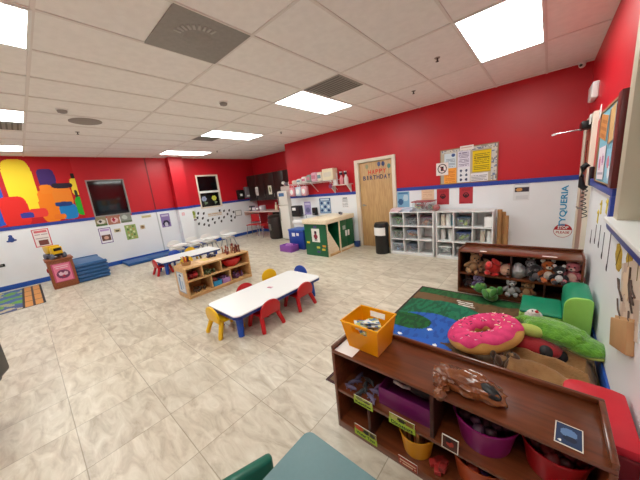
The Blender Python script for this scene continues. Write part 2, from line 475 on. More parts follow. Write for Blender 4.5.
# ---------------------------------------------------------------- windows & doors
def win_left(n, W, rail, light):
    y0, y1, z0, z1 = W
    f = MB(); fr = mat('grey_window_frame', (150, 148, 146), .4) if not light else CREAM
    w = .028 if not light else .045
    for lo, hi in (((y0, z0), (y0 + w, z1)), ((y1 - w, z0), (y1, z1)), ((y0 + w, z1 - w), (y1 - w, z1)), ((y0 + w, z0), (y1 - w, z0 + w))):
        f.box((XL - .08, lo[0], lo[1]), (XL + .012, hi[0], hi[1]), fr, .003)
    if rail: f.box((XL - .07, y0 + w, rail - .035), (XL - .01, y1 - w, rail + .035), PLW, .004)
    o = struct(f, 'window_%d' % n)
    g = MB(); g.box((XL - .06, y0 + w, z0 + w), (XL - .054, y1 - w, z1 - w), GLASSD); g.build('pane', o)
    # near-black panel standing in for the unlit space beyond the pane
    g = MB(); g.box((XL - .135, y0, z0), (XL - .12, y1, z1), mat('dark_room_beyond', (12, 13, 14), .8)); g.build('pane_backing', o)
win_left(1, W1, None, False)
win_left(2, W2, 1.70, True)
y0, y1, z0, z1 = WR
FRB = mat('beige_window_frame', (196, 186, 164), .45)
f = MB()
f.box((XR - .02, y1, z0 - .02), (XR + .10, y1 + .13, z1 + .06), FRB, .004); f.box((XR - .02, y0 - .09, z0 - .02), (XR + .10, y0, z1 + .06), FRB, .004)
f.box((XR - .02, y0, z1), (XR + .10, y1, z1 + .06), FRB, .004)
o = struct(f, 'window_3')
g = MB(); g.box((XR - .06, y0 - .12, 1.096), (XR + .12, y1 + .15, 1.122), PLW, .004); g.build('window_sill', o)
g = MB(); g.box((XR + .095, y0, z0), (XR + .10, y1, z1), mat('pale_glass', (190, 192, 178), .15, alpha=.6)); g.build('pane', o)
g = MB(); g.box((XR + .12, y0, z0), (XR + .135, y1, z1), mat('pale_blind', (196, 198, 184), .6)); g.build('pane_backing', o)
# door in the back wall
f = MB(); x0, x1, _, zt = DOOR
f.box((x0 - .1, YD - .035, 0), (x0, YD + .08, zt + .07), CREAM, .006); f.box((x1, YD - .035, 0), (x1 + .08, YD + .08, zt + .07), CREAM, .006)
f.box((x0, YD - .035, zt), (x1, YD + .08, zt + .07), CREAM, .006)
o = struct(f, 'door_1')
g = MB(); g.box((x0 + .004, YD + .012, .006), (x1 - .004, YD + .056, zt - .004), BIRCH, .002); sl = g.build('door_panel', o)
g = MB(); g.lathe([(.028, 0), (.028, .012), (0, .012)], STEEL, (x0 + .07, YD + .012, .98), 16, Matrix.Rotation(PI / 2, 4, 'X')); g.tube([(x0 + .07, YD, .98), (x0 + .07, YD - .04, .98), (x0 + .17, YD - .045, .98)], .010, STEEL); g.build('handle', sl)
# door in the right wall
f = MB(); a0, a1, _, zt = DOORR
f.box((XR - .04, a0 - .1, 0), (XR + .1, a0, zt + .08), CREAM, .005); f.box((XR - .04, a1, 0), (XR + .1, a1 + .1, zt + .08), CREAM, .005)
f.box((XR - .04, a0, zt), (XR + .1, a1, zt + .08), CREAM, .005)
o = struct(f, 'door_2')
RWOOD = mat('red_brown_door_wood', (168, 112, 82), .4, rgb2=(150, 94, 66), scale=5, stretch=(8, 8, .8))
g = MB(); g.box((XR - .02, a0 + .004, .006), (XR + .02, a1 - .004, zt - .004), RWOOD, .002); sl = g.build('door_panel', o)
g = MB(); g.box((XR - .024, a0 + .5, 1.1), (XR - .019, a0 + .62, 1.75), GLASSD); g.build('vision_glass', sl)
g = MB(); g.box((XR - .028, a0 + .03, .88), (XR - .02, a0 + .12, 1.06), STEEL, .003); g.tube([(XR - .02, a0 + .075, .96), (XR - .075, a0 + .075, .96), (XR - .08, a0 + .2, .96)], .010, STEEL); g.build('handle', sl)
t = thing('door_closer', 'black door closer with long silver arm above the right door', 'door closer', (XR - .02, 4.62, 1.90))
f = MB(); f.box((-.09, -.14, -.03), (0, .14, .06), BLACK, .012); f.build('body', t)
f = MB(); f.tube([(-.05, -.03, -.02), (-.30, .0, -.03)], .008, CHROME); f.tube([(-.30, 0, -.03), (-.34, .02, -.04)], .012, PLW); f.build('arm', t)
f = MB(); f.box((-.034, 4.3 - 4.62, .0), (-.026, 4.4 - 4.62, .10), PAPER); f.build('bracket', t)

# ---------------------------------------------------------------- left wall things
BL = lambda y, z, out=-.0005: M_left((XL + out, y, z))
# wall painting: plain blocks of colour in the place of the character mural
def mural(u, v):
    y = u * 2.6 - 1.55; z = 1.325 + v * 1.42
    c = (188, 24, 34)
    def el(cy, cz, ry, rz): return ((y - cy) / ry) ** 4 + ((z - cz) / rz) ** 4 < 1
    for cy, cz, ry, rz, col in ((-1.1, 1.9, .30, .55, (40, 110, 190)), (-.75, 1.75, .2, .4, (240, 150, 40)), (-.35, 1.85, .22, .5, (34, 86, 190)),
        (.16, 2.1, .22, .6, (246, 216, 44)), (-.03, 1.62, .2, .32, (224, 40, 34)), (.58, 2.3, .14, .2, (66, 40, 110)),
        (.5, 1.68, .16, .36, (240, 128, 24)), (.76, 1.88, .16, .24, (236, 134, 40)), (.79, 1.52, .15, .18, (26, 128, 196)),
        (1.04, 2.08, .10, .2, (244, 212, 60)), (1.05, 2.33, .07, .06, (40, 26, 24)), (.80, 2.12, .17, .06, (44, 34, 50)), (.52, 2.05, .10, .10, (240, 134, 30)), (.74, 1.70, .15, .05, (30, 60, 120)), (1.0, 1.86, .03, .14, (40, 60, 40)), (1.12, 1.86, .03, .14, (40, 60, 40)), (.3, 1.55, .14, .1, (230, 60, 50)), (.12, 1.52, .10, .06, (60, 60, 150)), (.30, 1.9, .06, .12, (246, 216, 44)), (.62, 1.42, .10, .06, (236, 120, 30)), (1.06, 1.62, .12, .22, (44, 172, 46))):
        if el(cy, cz, ry, rz): c = col
    return c
sheet('wall_mural', 'big colourful wall mural of yellow, orange, blue and green patches on red', 'mural', M_left((XL + .001, -.25, 2.035)), 2.6, 1.42, mural, 240, 132)
sheet('window_photo', 'left photo of the three under the left dark window', 'photo', BL(1.32, 1.185), .23, .23, art((150, 140, 110), ('e', .5, .45, .35, .25, (214, 210, 200)), ('e', .45, .5, .14, .12, (60, 50, 50)), ('r', 0, 0, 1, .18, (80, 110, 60))), 14, 14, 'photos under the left window')
sheet('window_photo', 'middle pinkish photo of the three under the left dark window', 'photo', BL(1.58, 1.19), .26, .24, art((176, 120, 100), ('e', .55, .45, .3, .3, (226, 190, 190)), ('e', .5, .5, .12, .2, (170, 40, 60))), 14, 14, 'photos under the left window')
sheet('window_photo', 'right greyish photo of the three under the left dark window', 'photo', BL(1.85, 1.195), .25, .24, art((140, 146, 138), ('e', .4, .6, .25, .25, (190, 196, 190)), ('r', 0, 0, 1, .2, (104, 116, 92))), 14, 14, 'photos under the left window')
sheet('wall_poster', 'white poster with purple border and brown picture under the left window', 'poster', BL(1.34, .815), .25, .40, art((240, 238, 244), ('b', .06, .04, (112, 84, 150)), ('r', .12, .8, .88, .92, (190, 160, 210)), ('r', .15, .15, .85, .55, (110, 74, 66)), ('e', .5, .35, .2, .1, (214, 170, 150))), 16, 24)
sheet('wall_poster', 'green chart poster with rows of small pictures under the left window', 'poster', BL(1.895, .80), .26, .40, art((150, 176, 106), *[('e', .25 + .25 * i, .12 + .19 * j, .08, .06, ((88, 110, 60), (220, 226, 180), (180, 150, 90))[(i + j) % 3]) for i in range(3) for j in range(5)]), 18, 26)
sheet('wall_card', 'small tan card beside the purple bordered poster', 'card', BL(1.60, .90), .14, .09, art((206, 196, 160), ('e', .5, .4, .35, .25, (90, 84, 56))), 10, 8)
sheet('wall_card', 'small heart shaped tan card right of the green chart', 'card', BL(2.18, .885), .12, .12, art((214, 208, 190), ('e', .5, .5, .42, .4, (176, 150, 108)), ('e', .5, .55, .2, .2, (110, 84, 60))), 10, 10)
sheet('wall_strip', 'pale yellow paper strip just below the blue dado', 'paper strip', BL(2.33, 1.165), .24, .07, art((226, 214, 168), ('l', .05, .2, .95, .8, 2, (170, 160, 120))), 16, 6)
sheet('wall_poster', 'purple poster with dark arch shape left of the pillar', 'poster', BL(2.80, .975), .25, .40, art((142, 122, 176), ('e', .5, .28, .36, .24, (46, 38, 66)), ('e', .5, .2, .2, .16, (200, 196, 210)), ('r', .1, .78, .9, .9, (196, 186, 214))), 16, 24)
sheet('wall_poster', 'pink bordered notice poster above the brown crate', 'poster', BL(.225, .995), .27, .40, art((236, 226, 222), ('b', .06, .04, (206, 84, 96)), ('r', .1, .8, .9, .93, (214, 110, 116)), ('l', .14, .45, .86, .76, 4, (170, 150, 150)), ('r', .25, .1, .8, .38, (120, 66, 60))), 16, 24)
sheet('wall_strip', 'narrow green flower strip on the right of the pillar', 'paper strip', BL(3.43 + .22, .98), .14, .34, art((222, 226, 214), ('e', .5, .75, .35, .2, (140, 160, 60)), ('e', .5, .4, .3, .15, (190, 196, 120)), ('r', .1, .05, .9, .14, (120, 84, 120))), 10, 18)
sheet('wall_card', 'tiny pink card on the face of the pillar', 'card', M_left((-8.329, 3.24, 1.10)), .08, .09, art((232, 170, 180), ('e', .5, .5, .3, .3, (240, 210, 214))), 6, 6)
# blue blob decal
f = MB(); 
for c, r in (((0, -.22, 1.05), (.004, .045, .06)), ((0, -.22, 1.12), (.004, .03, .03)), ((0, -.265, 1.02), (.004, .03, .02)), ((0, -.175, 1.03), (.004, .03, .02))): f.ell(c, r, mat('blue_vinyl', (40, 70, 140), .5), u=12, v=8)
tag(f.build('wall_decal', loc=(XL + .005, 0, 0)), 'small dark blue splash decal below the mural', 'decal')
t = thing('light_switch', 'small black plate low on the left wall at the photo edge', 'wall plate', (XL, -.47, .545)); f = MB(); f.box((0, -.05, -.03), (.01, .05, .03), BLACK, .003); f.build('plate', t); f = MB(); f.box((.01, -.02, -.01), (.015, .02, .01), STEEL, .002); f.build('switch', t)
# dark leaf cut-outs
pw = [(3.79, 1.04), (3.97, 1.01), (3.74, .9), (3.91, .86), (4.07, .76), (3.75, .70), (3.92, .65), (4.07, .59), (4.24, .78), (4.29, .65), (4.47, .78), (4.66, .78), (4.54, .66), (4.54, 1.03), (4.70, 1.0), (4.90, .99), (4.81, .87), (5.06, .91), (4.94, .77), (5.08, .71), (4.92, .62)]
for i, (y, z) in enumerate(pw):
    f = MB(); a = random.uniform(-.6, .6)
    f.ell((0, 0, 0), (.004, .032, .045), mat('dark_card', (52, 50, 56), .7), (a, 0, 0), 10, 6); f.ell((0, .028 * math.cos(a), .03), (.004, .014, .018), mat('dark_card', (52, 50, 56), .7), (a, 0, 0), 8, 6)
    tag(f.build('paper_cutout', loc=(XL + .002, y, z)), 'small dark paper cut-out scattered on the white wall below the far window', 'paper cut-out', 'dark cut-outs below the far window')
sheet('wall_lettering', 'faint tan lettering strip in the middle of the dark cut-outs', 'lettering', BL(4.36, .94), .52, .13, art((228, 226, 222), ('l', .02, .1, .98, .95, 2, (206, 176, 144))), 40, 8, t=.002)
t = thing('framed_print', 'thin grey empty picture frame right of the dark cut-outs', 'picture frame', (XL, 5.25, .85))
f = MB()
for lo, hi in (((0, -.13, -.1), (.01, .13, -.085)), ((0, -.13, .085), (.01, .13, .1)), ((0, -.13, -.085), (.01, -.115, .085)), ((0, .115, -.085), (.01, .13, .085))): f.box(lo, hi, mat('grey_frame', (120, 118, 120), .5))
f.build('frame', t); f = MB(); f.box((0.001, -.115, -.085), (.004, .115, .085), PAPER); f.build('picture', t)
# window flowers
for y, c1, l in ((4.10, (150, 160, 190), 'pale blue flower cling on the lower pane of the far window'), (4.45, (196, 196, 70), 'yellow green flower cling on the lower pane of the far window')):
    t = thing('window_cling', l, 'window cling', (XL - .05, y, 1.48))
    f = MB(); cm = mat('cling%d' % c1[0], c1, .5)
    for k in range(6): f.ell((0, .05 * math.cos(k * PI / 3), .05 * math.sin(k * PI / 3)), (.003, .04, .04), cm, u=10, v=6)
    f.build('flower', t); f = MB(); f.cyl((0, 0, -.06), (0, .02, -.2), .012, mat('cling_leaf', (120, 140, 110), .5)); f.ell((0, .05, -.14), (.003, .05, .03), mat('cling_leaf', (120, 140, 110), .5), u=10, v=6); f.build('stem', t)
t = thing('wall_dispenser', 'black wall dispenser with white label beside the far window', 'dispenser', (XL, 5.42, 1.50)); f = MB(); f.box((0, -.13, -.17), (.12, .13, .17), BLACK, .02); f.build('body', t); f = MB(); f.box((.12, -.05, -.05), (.123, .05, .03), PAPER); f.build('label', t)
t = thing('wall_dispenser', 'grey soap dispenser between the black dispenser and the dark cabinets', 'dispenser', (XL, 5.72, 1.56)); f = MB(); f.box((0, -.11, -.2), (.1, .11, .2), mat('grey_plastic', (128, 120, 128), .4), .02); f.build('body', t); f = MB(); f.box((.1, -.06, -.16), (.12, .06, -.1), PLW, .006); f.build('lever', t)

# ---------------------------------------------------------------- alcove
t = thing('wall_cabinet', 'dark brown upper cabinets in the far alcove', 'cabinet', (-7.25, YA, 1.22))
f = MB(); f.box((-1.28, -.34, 0), (1.27, 0, .92), ESPR, .004); f.build('body', t)
for k in range(5):
    g = MB(); xa = -1.27 + k * .508; g.box((xa, -.36, .01), (xa + .50, -.341, .91), ESPR, .004); d = g.build('door', t)
    g = MB(); g.box((xa + .48, -.375, .1), (xa + .495, -.36, .22), STEEL, .003); g.build('handle', d)
sheet('cabinet_note', 'white note taped on the left of the dark cabinets', 'note', M_back((-7.98, YA - .362, 1.56)), .16, .30, art((236, 234, 230), ('l', .15, .15, .85, .85, 6, (150, 150, 150))), 10, 16, 'notes on the dark cabinets')
sheet('cabinet_note', 'white note with green drawing on the right of the dark cabinets', 'note', M_back((-7.22, YA - .362, 1.56)), .18, .30, art((234, 232, 214), ('e', .5, .55, .25, .25, (110, 130, 50)), ('e', .5, .4, .12, .14, (60, 60, 40))), 10, 16, 'notes on the dark cabinets')
t = thing('counter_desk', 'long pale pink counter in front of the alcove wall', 'counter', (-7.3, 5.78, 0))
CT = mat('pinkish_counter', (214, 190, 182), .35)
f = MB(); f.box((-1.24, -.30, .83), (1.0, .35, .87), CT, .008); f.build('worktop', t)
f = MB(); f.box((-1.25, -.28, .72), (-1.22, .35, .83), CT); f.build('end_panel', t)
for xq in (.3, .95): f = MB(); f.box((xq, -.2, 0), (xq + .03, .35, .83), ESPR); f.build('support', t)
def stack_chair(x, y, rz, label):
    t = thing('school_chair', label, 'chair', (x, y, 0), rz, 'red chairs under the alcove counter')
    f = MB(); f.box((-.2, -.2, .40), (.2, .2, .425), PRED, .012); f.build('seat', t)
    f = MB(); f.box((-.19, .17, .50), (.19, .20, .78), PRED, .012, M=Matrix.Rotation(-.08, 4, 'X')); f.build('backrest', t)
    for sx in (-1, 1):
        f = MB(); f.tube([(sx * .22, -.21, .0), (sx * .17, -.15, .40)], .012, CHROME); f.build('leg', t)
        f = MB(); f.tube([(sx * .22, .23, .0), (sx * .18, .17, .40), (sx * .17, .22, .72)], .012, CHROME); f.build('leg', t)
stack_chair(-7.95, 5.42, .5, 'red seat chair with chrome legs, left one under the alcove counter')
stack_chair(-7.35, 5.48, -.3, 'red seat chair with chrome legs, right one under the alcove counter')
t = thing('waste_bin', 'large dark brown waste bin beside the white refrigerator', 'bin', (-6.60, 5.38, 0))
f = MB(); f.lathe([(.24, 0), (.27, .05), (.28, .60), (.26, .66)], mat('dark_brown_plastic', (38, 28, 26), .4)); f.build('body', t)
f = MB(); f.lathe([(.285, .66), (.28, .70), (.2, .76), (0, .79)], mat('dark_brown_plastic', (38, 28, 26), .4)); f.build('lid', t)
f = MB(); f.box((-.05, -.31, .3), (.05, -.275, .5), STEEL, .004); f.build('handle', t)
t = thing('refrigerator', 'white refrigerator standing at the end of the red wall', 'refrigerator', (-5.93, 5.50, 0))
FRW = mat('fridge_white', (226, 222, 214), .35)
f = MB(); f.box((-.21, -.28, .02), (.21, .26, 1.49), FRW, .012); f.build('body', t)
f = MB(); f.box((-.21, -.33, .05), (.21, -.284, 1.06), FRW, .012); d = f.build('door', t); f = MB(); f.box((-.19, -.36, .6), (-.17, -.33, 1.0), STEEL, .004); f.build('handle', d)
f = MB(); f.box((-.21, -.33, 1.075), (.21, -.284, 1.48), FRW, .012); d = f.build('freezer_door', t); f = MB(); f.box((-.19, -.36, 1.12), (-.17, -.33, 1.35), STEEL, .004); f.build('handle', d)
f = MB(); f.box((-.15, -.334, 1.33), (.08, -.3305, 1.43), mat('blue_sticker', (70, 120, 170), .5)); f.build('sticker', t)
t = thing('storage_basket', 'small pale basket of wrapped supplies on top of the refrigerator', 'basket', (-5.93, 5.46, 1.492))
f = MB(); f.box((-.2, -.15, 0), (.2, .15, .13), mat('pale_wicker', (206, 196, 190), .7, bump=.3, bscale=150), .02); f.build('body', t)
f = MB()
for k in range(6): f.ell((-.14 + k * .055, random.uniform(-.06, .06), .17 + random.uniform(0, .07)), (.06, .06, .05), (PAPER, mat('pale_pink_wrap', (226, 170, 178), .5), mat('grey_wrap', (120, 120, 126), .5))[k % 3], u=10, v=8)
f.build('contents', t)
it = [(-8.3, .13, .18, (70, 70, 80)), (-8.08, .2, .14, (180, 170, 190)), (-7.86, .16, .16, (140, 96, 110)), (-7.66, .14, .18, (196, 190, 200)), (-6.9, .05, .26, (230, 214, 180)), (-6.74, .06, .2, (170, 60, 50))]
lb = ['dark grey box at the left end of the alcove counter', 'lilac wrapped bundle on the alcove counter', 'mauve toy box on the alcove counter', 'pale lilac pack on the alcove counter', 'tall cream bottle on the alcove counter', 'short red bottle on the alcove counter']
for (x, w, h, c), l in zip(it, lb):
    t = thing('counter_item', l, 'container', (x, 5.70, .871)); m = mat('ci%d_%d' % (c[0], c[1]), c, .5)
    if 'bottle' in l:
        f = MB(); f.lathe([(w, 0), (w, h * .6), (w * .4, h * .8), (w * .4, h * .9)], m, seg=14); f.build('body', t); f = MB(); f.lathe([(w * .5, h * .9), (w * .5, h), (0, h)], PLW, seg=12); f.build('cap', t)
    else:
        f = MB(); f.box((-w / 2, -.1, 0), (w / 2, .1, h), m, .02); f.build('body', t); f = MB(); f.box((-w / 2 + .01, -.105, h * .3), (w / 2 - .01, -.1, h * .7), PAPER, .001); f.build('label', t)

# ---------------------------------------------------------------- back wall things
BK = lambda x, z, out=-.0005: M_back((x, YD - out, z))
def letters(word, x0, x1, zc, h, c, where, y, grp):
    n = len(word); wd = (x1 - x0) / n
    ordn = ['first', 'second', 'third', 'fourth', 'fifth', 'sixth', 'seventh', 'eighth']
    for i, ch in enumerate(word):
        m = mat('letter_%d_%d_%d' % c[i % len(c)], c[i % len(c)], .6)
        mb = MB(); fw = wd * (.30 if ch == 'I' else .80)
        add_text(mb, ch, h, M_back((0, 0, 0)), m, .004, fitw=fw, fith=h)
        o = mb.build('paper_letter', loc=(x0 + wd * (i + .5), y, zc + random.uniform(-.004, .004)))
        tag(o, '%s paper letter %s, the %s in the word %s on the wooden door' % (where, ch, ordn[i], word), 'letter', grp)
ydoor = YD + .012 - .0025
letters('HAPPY', -3.08, -2.63, 1.715, .095, [(214, 66, 40), (206, 60, 44)], 'orange red', ydoor, 'birthday letters on the door')
letters('BIRTHDAY', -3.22, -2.53, 1.592, .095, [(52, 62, 110), (44, 54, 84)], 'dark blue', ydoor, 'birthday letters on the door')
for x, z, c, l in ((-3.10, 1.84, (150, 150, 116), 'olive'), (-2.80, 1.865, (84, 92, 130), 'slate blue'), (-2.70, 1.86, (60, 70, 110), 'navy'), (-2.57, 1.80, (96, 140, 130), 'teal')):
    t = thing('paper_balloon', l + ' paper balloon above the birthday letters on the door', 'decoration', (x, ydoor, z), 0, 'paper balloons on the door')
    f = MB(); f.ell((0, 0, 0), (.04, .0022, .05), mat('pb' + l, c, .7), u=14, v=8); f.build('balloon', t); f = MB(); f.box((-.004, -.001, -.085), (.004, .001, -.045), mat('pb' + l, c, .7)); f.build('string', t)
# bulletin board
t = thing('bulletin_board', 'notice board with pale patterned border on the red wall', 'notice board', (-1.085, YD, 1.63))
f = MB(); f.box((-.44, -.012, -.30), (.44, -.001, .30), mat('cork', (190, 178, 160), .8, bump=.1, bscale=200)); f.build('cork_panel', t)
f = MB()
BR = mat('board_frame', (150, 116, 84), .5)
for lo, hi in (((-.45, -.02, -.31), (.45, -.001, -.295)), ((-.45, -.02, .295), (.45, -.001, .31)), ((-.45, -.02, -.295), (-.435, -.001, .295)), ((.435, -.02, -.295), (.45, -.001, .295))): f.box(lo, hi, BR, .002)
f.build('frame', t)
f = MB()
paint_into(f, M_back((.395, -.0125, 0)), .075, .58, lambda u, v: ((206, 204, 198), (120, 132, 160), (220, 214, 200), (160, 150, 140))[int(noise.noise((u * 3, v * 14, 0)) * 5) % 4], 4, 30)
paint_into(f, M_back((-.03, -.0125, .265)), .77, .05, lambda u, v: ((206, 204, 198), (120, 132, 160), (220, 214, 200), (160, 150, 140))[int(noise.noise((u * 16, v * 3, 5)) * 5) % 4], 40, 3)
f.build('border_strip', t)
yb = YD - .0135
sheet('notice_sheet', 'pale blue printed notice at top left of the notice board', 'notice', M_back((-1.36, yb, 1.735)), .20, .26, art((214, 228, 236), ('e', .75, .85, .16, .1, (60, 90, 150)), ('l', .1, .1, .9, .7, 6, (130, 150, 170))), 20, 24)
sheet('notice_sheet', 'lined white notice in the middle of the notice board', 'notice', M_back((-1.14, yb, 1.735)), .20, .28, art((226, 222, 236), ('l', .1, .08, .9, .95, 9, (140, 130, 160))), 20, 24)
sheet('notice_sheet', 'bright yellow notice on the right of the notice board', 'notice', M_back((-.87, yb, 1.67)), .27, .36, art((232, 200, 20), ('b', .02, .02, (200, 166, 10)), ('l', .1, .1, .9, .9, 9, (150, 130, 20))), 24, 26)
sheet('notice_sheet', 'orange notice at bottom left of the notice board', 'notice', M_back((-1.36, yb, 1.465)), .21, .28, art((246, 166, 70), ('l', .1, .1, .9, .9, 7, (214, 120, 50))), 18, 22)
sheet('notice_sheet', 'white sheet with two columns of small black drawings on the notice board', 'notice', M_back((-1.14, yb, 1.465)), .20, .26, art((232, 234, 240), *[('e', .28 + .44 * i, .18 + .3 * j, .1, .09, (70, 80, 110)) for i in range(2) for j in range(3)]), 20, 22)
sheet('notice_sheet', 'small white sheet below the yellow notice', 'notice', M_back((-.90, yb, 1.40)), .26, .15, art((234, 230, 232), ('l', .06, .15, .94, .85, 4, (150, 150, 160))), 24, 12)
sheet('notice_sheet', 'narrow white card pinned over the top edge of the notice board', 'notice', M_back((-1.095, YD - .021, 1.92)), .21, .075, art((238, 230, 226), ('l', .08, .3, .92, .8, 2, (200, 160, 150))), 16, 6)
def nosign(u, v):
    d = math.hypot((u - .5), (v - .53)); c = (236, 226, 224)
    if abs(u - .5) < .11 and .36 < v < .70: c = (40, 40, 46)
    if abs((u - .5) + (v - .53)) < .035 and d < .36: c = (150, 40, 50)
    if .31 < d < .38: c = (60, 40, 48)
    return c
sheet('notice_sheet', 'white sheet with a circled no phone symbol at the left of the notice board', 'notice', M_back((-1.495, YD - .0225, 1.605)), .21, .225, nosign, 34, 34)
# posters below dado
redp = lambda: art((178, 52, 62), ('e', .5, .52, .22, .16, (60, 24, 30)), ('e', .5, .54, .12, .09, (178, 52, 62)), ('r', .42, .36, .58, .56, (60, 24, 30)), ('l', .2, .8, .8, .95, 2, (140, 34, 44)), ('r', .1, .06, .4, .1, (110, 30, 36)))
sheet('red_poster', 'red poster with black emblem above the left end of the right white cubby', 'poster', BK(-1.49, 1.095), .22, .295, redp(), 26, 28, 'red posters under the notice board')
sheet('red_poster', 'red poster with black emblem above the middle of the right white cubby', 'poster', BK(-1.10, 1.10), .22, .295, redp(), 26, 28, 'red posters under the notice board')
sheet('photo_sheet', 'white sheet with a small dark photo on the white wall right of the cubbies', 'photo', BK(-.31, 1.115), .21, .27, art((226, 228, 230), ('r', .1, .50, .95, .78, (60, 52, 64)), ('e', .35, .64, .2, .1, (206, 150, 90)), ('l', .2, .08, .9, .3, 3, (200, 204, 208)), ('r', .1, .92, .9, .97, (160, 170, 190))), 22, 26)
sheet('wall_poster', 'light blue map poster right of the wooden door', 'poster', BK(-2.27, 1.075), .26, .32, art((130, 178, 208), ('e', .3, .35, .22, .2, (56, 96, 140)), ('e', .7, .6, .2, .22, (190, 214, 226)), ('r', .1, .84, .9, .94, (70, 120, 170))), 18, 20)
sheet('wall_poster', 'peach paper above the storage box on the left cubby', 'poster', BK(-1.77, 1.13), .24, .24, art((232, 200, 168), ('l', .1, .1, .9, .9, 5, (214, 176, 146))), 16, 16)
sheet('wall_poster', 'dark blue and white grid poster above the play kitchen', 'poster', BK(-4.41, 1.0), .38, .40, art((72, 104, 150), ('r', .05, .05, .95, .8, (150, 180, 206)), *[('e', .2 + .3 * i, .2 + .24 * j, .11, .09, ((46, 70, 120), (220, 230, 236))[(i + j) % 2]) for i in range(3) for j in range(3)], ('r', .1, .86, .9, .95, (200, 216, 230))), 26, 26)
sheet('wall_poster', 'lavender poster between the black dispenser and the blue grid poster', 'poster', BK(-5.05, .95), .25, .36, art((156, 146, 196), ('e', .5, .35, .3, .22, (110, 110, 150)), ('r', .15, .75, .85, .9, (206, 200, 226))), 16, 20)
sheet('wall_notice', 'white text sheet between the play kitchen and the wooden door', 'notice', BK(-3.76, 1.07), .20, .28, art((236, 236, 238), ('l', .1, .1, .9, .75, 6, (150, 150, 156)), ('r', .15, .84, .85, .92, (90, 90, 100))), 18, 22)
f = MB(); add_text(f, 'TYQUERIA', .1, M_back((0, 0, 0)) @ Matrix.Rotation(PI / 2, 4, 'Z'), mat('sky_blue_vinyl', (44, 150, 196), .5), .006, fitw=.63, fith=.088)
tag(f.build('wall_lettering', loc=(.205, YD - .004, .865)), 'sky blue vertical lettering on the white wall in the right corner', 'lettering')
f = MB(); MS = M_back((0, 0, 0))
f.lathe([(.0, 0), (.105, 0), (.105, .003), (0, .003)], mat('sign_red', (178, 22, 34), .5), M=MS, seg=28); f.lathe([(0, .003), (.105, .003), (.105, .0042), (0, .0042)], PAPER, M=MS @ Matrix.Diagonal((.94, .94, 1, 1)), seg=28)
f.prism([(.1 * math.cos(a), .1 * math.sin(a)) for a in [math.radians(8 + 164 * k / 20) for k in range(21)]], mat('sign_red', (178, 22, 34), .5), 'z', .0045, .0055, M=MS)
add_text(f, 'STOP', .06, MS @ Matrix.Translation((0, .05, .006)), PAPER, .001, fitw=.12, fith=.045)
add_text(f, 'PLEASE', .05, MS @ Matrix.Translation((0, -.025, .006)), mat('sign_red', (178, 22, 34), .5), .001, fitw=.15, fith=.035)
tag(f.build('stop_sign', loc=(.215, YD - .001, .50)), 'round red and white stop sign low in the right corner', 'sign')
# wire shelf
t = thing('wire_shelf', 'white wire shelf on the red wall above the play kitchen', 'shelf', (-4.6, YD, 1.635))
f = MB()
for k in range(7): f.tube([(-.80, -.03 - k * .042, 0), (.74, -.03 - k * .042, 0)], .004, PLW, 6)
for k in range(24): f.tube([(-.80 + k * .067, -.005, .004), (-.80 + k * .067, -.285, .004)], .0025, PLW, 5)
f.tube([(-.80, -.285, -.03), (.74, -.285, -.03)], .005, PLW, 6); f.build('wire_deck', t)
for sx in (-.7, 0, .64): f = MB(); f.tube([(sx, -.27, -.01), (sx, -.006, -.25)], .006, PLW, 6); f.build('bracket', t)
t = thing('bracket_shelf', 'short white plank shelf on brackets left of the wooden door', 'shelf', (-3.77, YD, 1.49))
f = MB(); f.box((-.29, -.20, 0), (.28, -.001, .02), mat('pinkish_white', (232, 210, 204), .5), .003); f.build('plank', t)
for sx in (-.26, .22): f = MB(); f.prism([(-.001, 0), (-.18, 0), (-.17, -.02), (-.02, -.17), (-.001, -.19)], PLW, 'x', sx - .01, sx + .01); f.build('bracket', t)
sup = [(-5.24, .16, .10, 'pale wipes pack lying at the left end of the wire shelf', (232, 206, 200), 0), (-5.05, .17, .12, 'white crumpled diaper pack on the wire shelf', (236, 232, 226), 0),
       (-4.86, .17, .16, 'white diaper pack with red stripe on the wire shelf', (232, 226, 222), 0), (-4.68, .15, .19, 'grey green wipes box on the wire shelf', (136, 150, 140), 0),
       (-4.50, .18, .23, 'pink and white diaper pack on the wire shelf', (222, 170, 190), 0), (-4.31, .15, .22, 'cream paper towel pack on the wire shelf', (238, 226, 212), 0), (-4.04, .33, .27, 'large cream box at the right end of the wire shelf', (230, 218, 190), 1)]
for x, w, h, l, c, k in sup:
    t = thing('supply_pack', l, 'pack', (x, YD - .16, 1.642), 0, 'supplies on the wire shelf'); m = mat('sp_%d_%d' % (c[0], c[2]), c, .5)
    f = MB(); f.box((-w / 2, -.1, 0), (w / 2, .1, h), m, .012 if k else .035, 3); f.build('body', t)
    f = MB(); f.box((-w * .35, -.103, h * .3), (w * .35, -.1, h * .7), mat('lab%d' % (int(-x * 100) % 3), [(196, 120, 140), (120, 150, 160), (214, 206, 190)][int(-x * 100) % 3], .5), .001); f.build('label', t)
for x, l, c in ((-5.36, 'pink and white bag hanging leftmost under the wire shelf', (224, 150, 160)), (-5.12, 'white and blue bag hanging under the wire shelf', (206, 214, 226)), (-4.90, 'pink striped bag hanging third under the wire shelf', (226, 168, 176))):
    t = thing('hanging_bag', l, 'bag', (x, YD - .2, 1.31), 0, 'bags hanging under the wire shelf'); m = mat('hb%d%d' % (c[0], c[2]), c, .5)
    f = MB(); f.box((-.10, -.06, 0), (.10, .06, .25), m, .04, 3); f.ell((0, -.06, .12), (.06, .012, .07), PAPER, u=12, v=8); f.build('body', t)
    f = MB(); f.tube([(-.06, 0, .24), (-.03, 0, .29), (0, 0, .318), (.03, 0, .29), (.06, 0, .24)], .006, m, 6); f.build('handle', t)
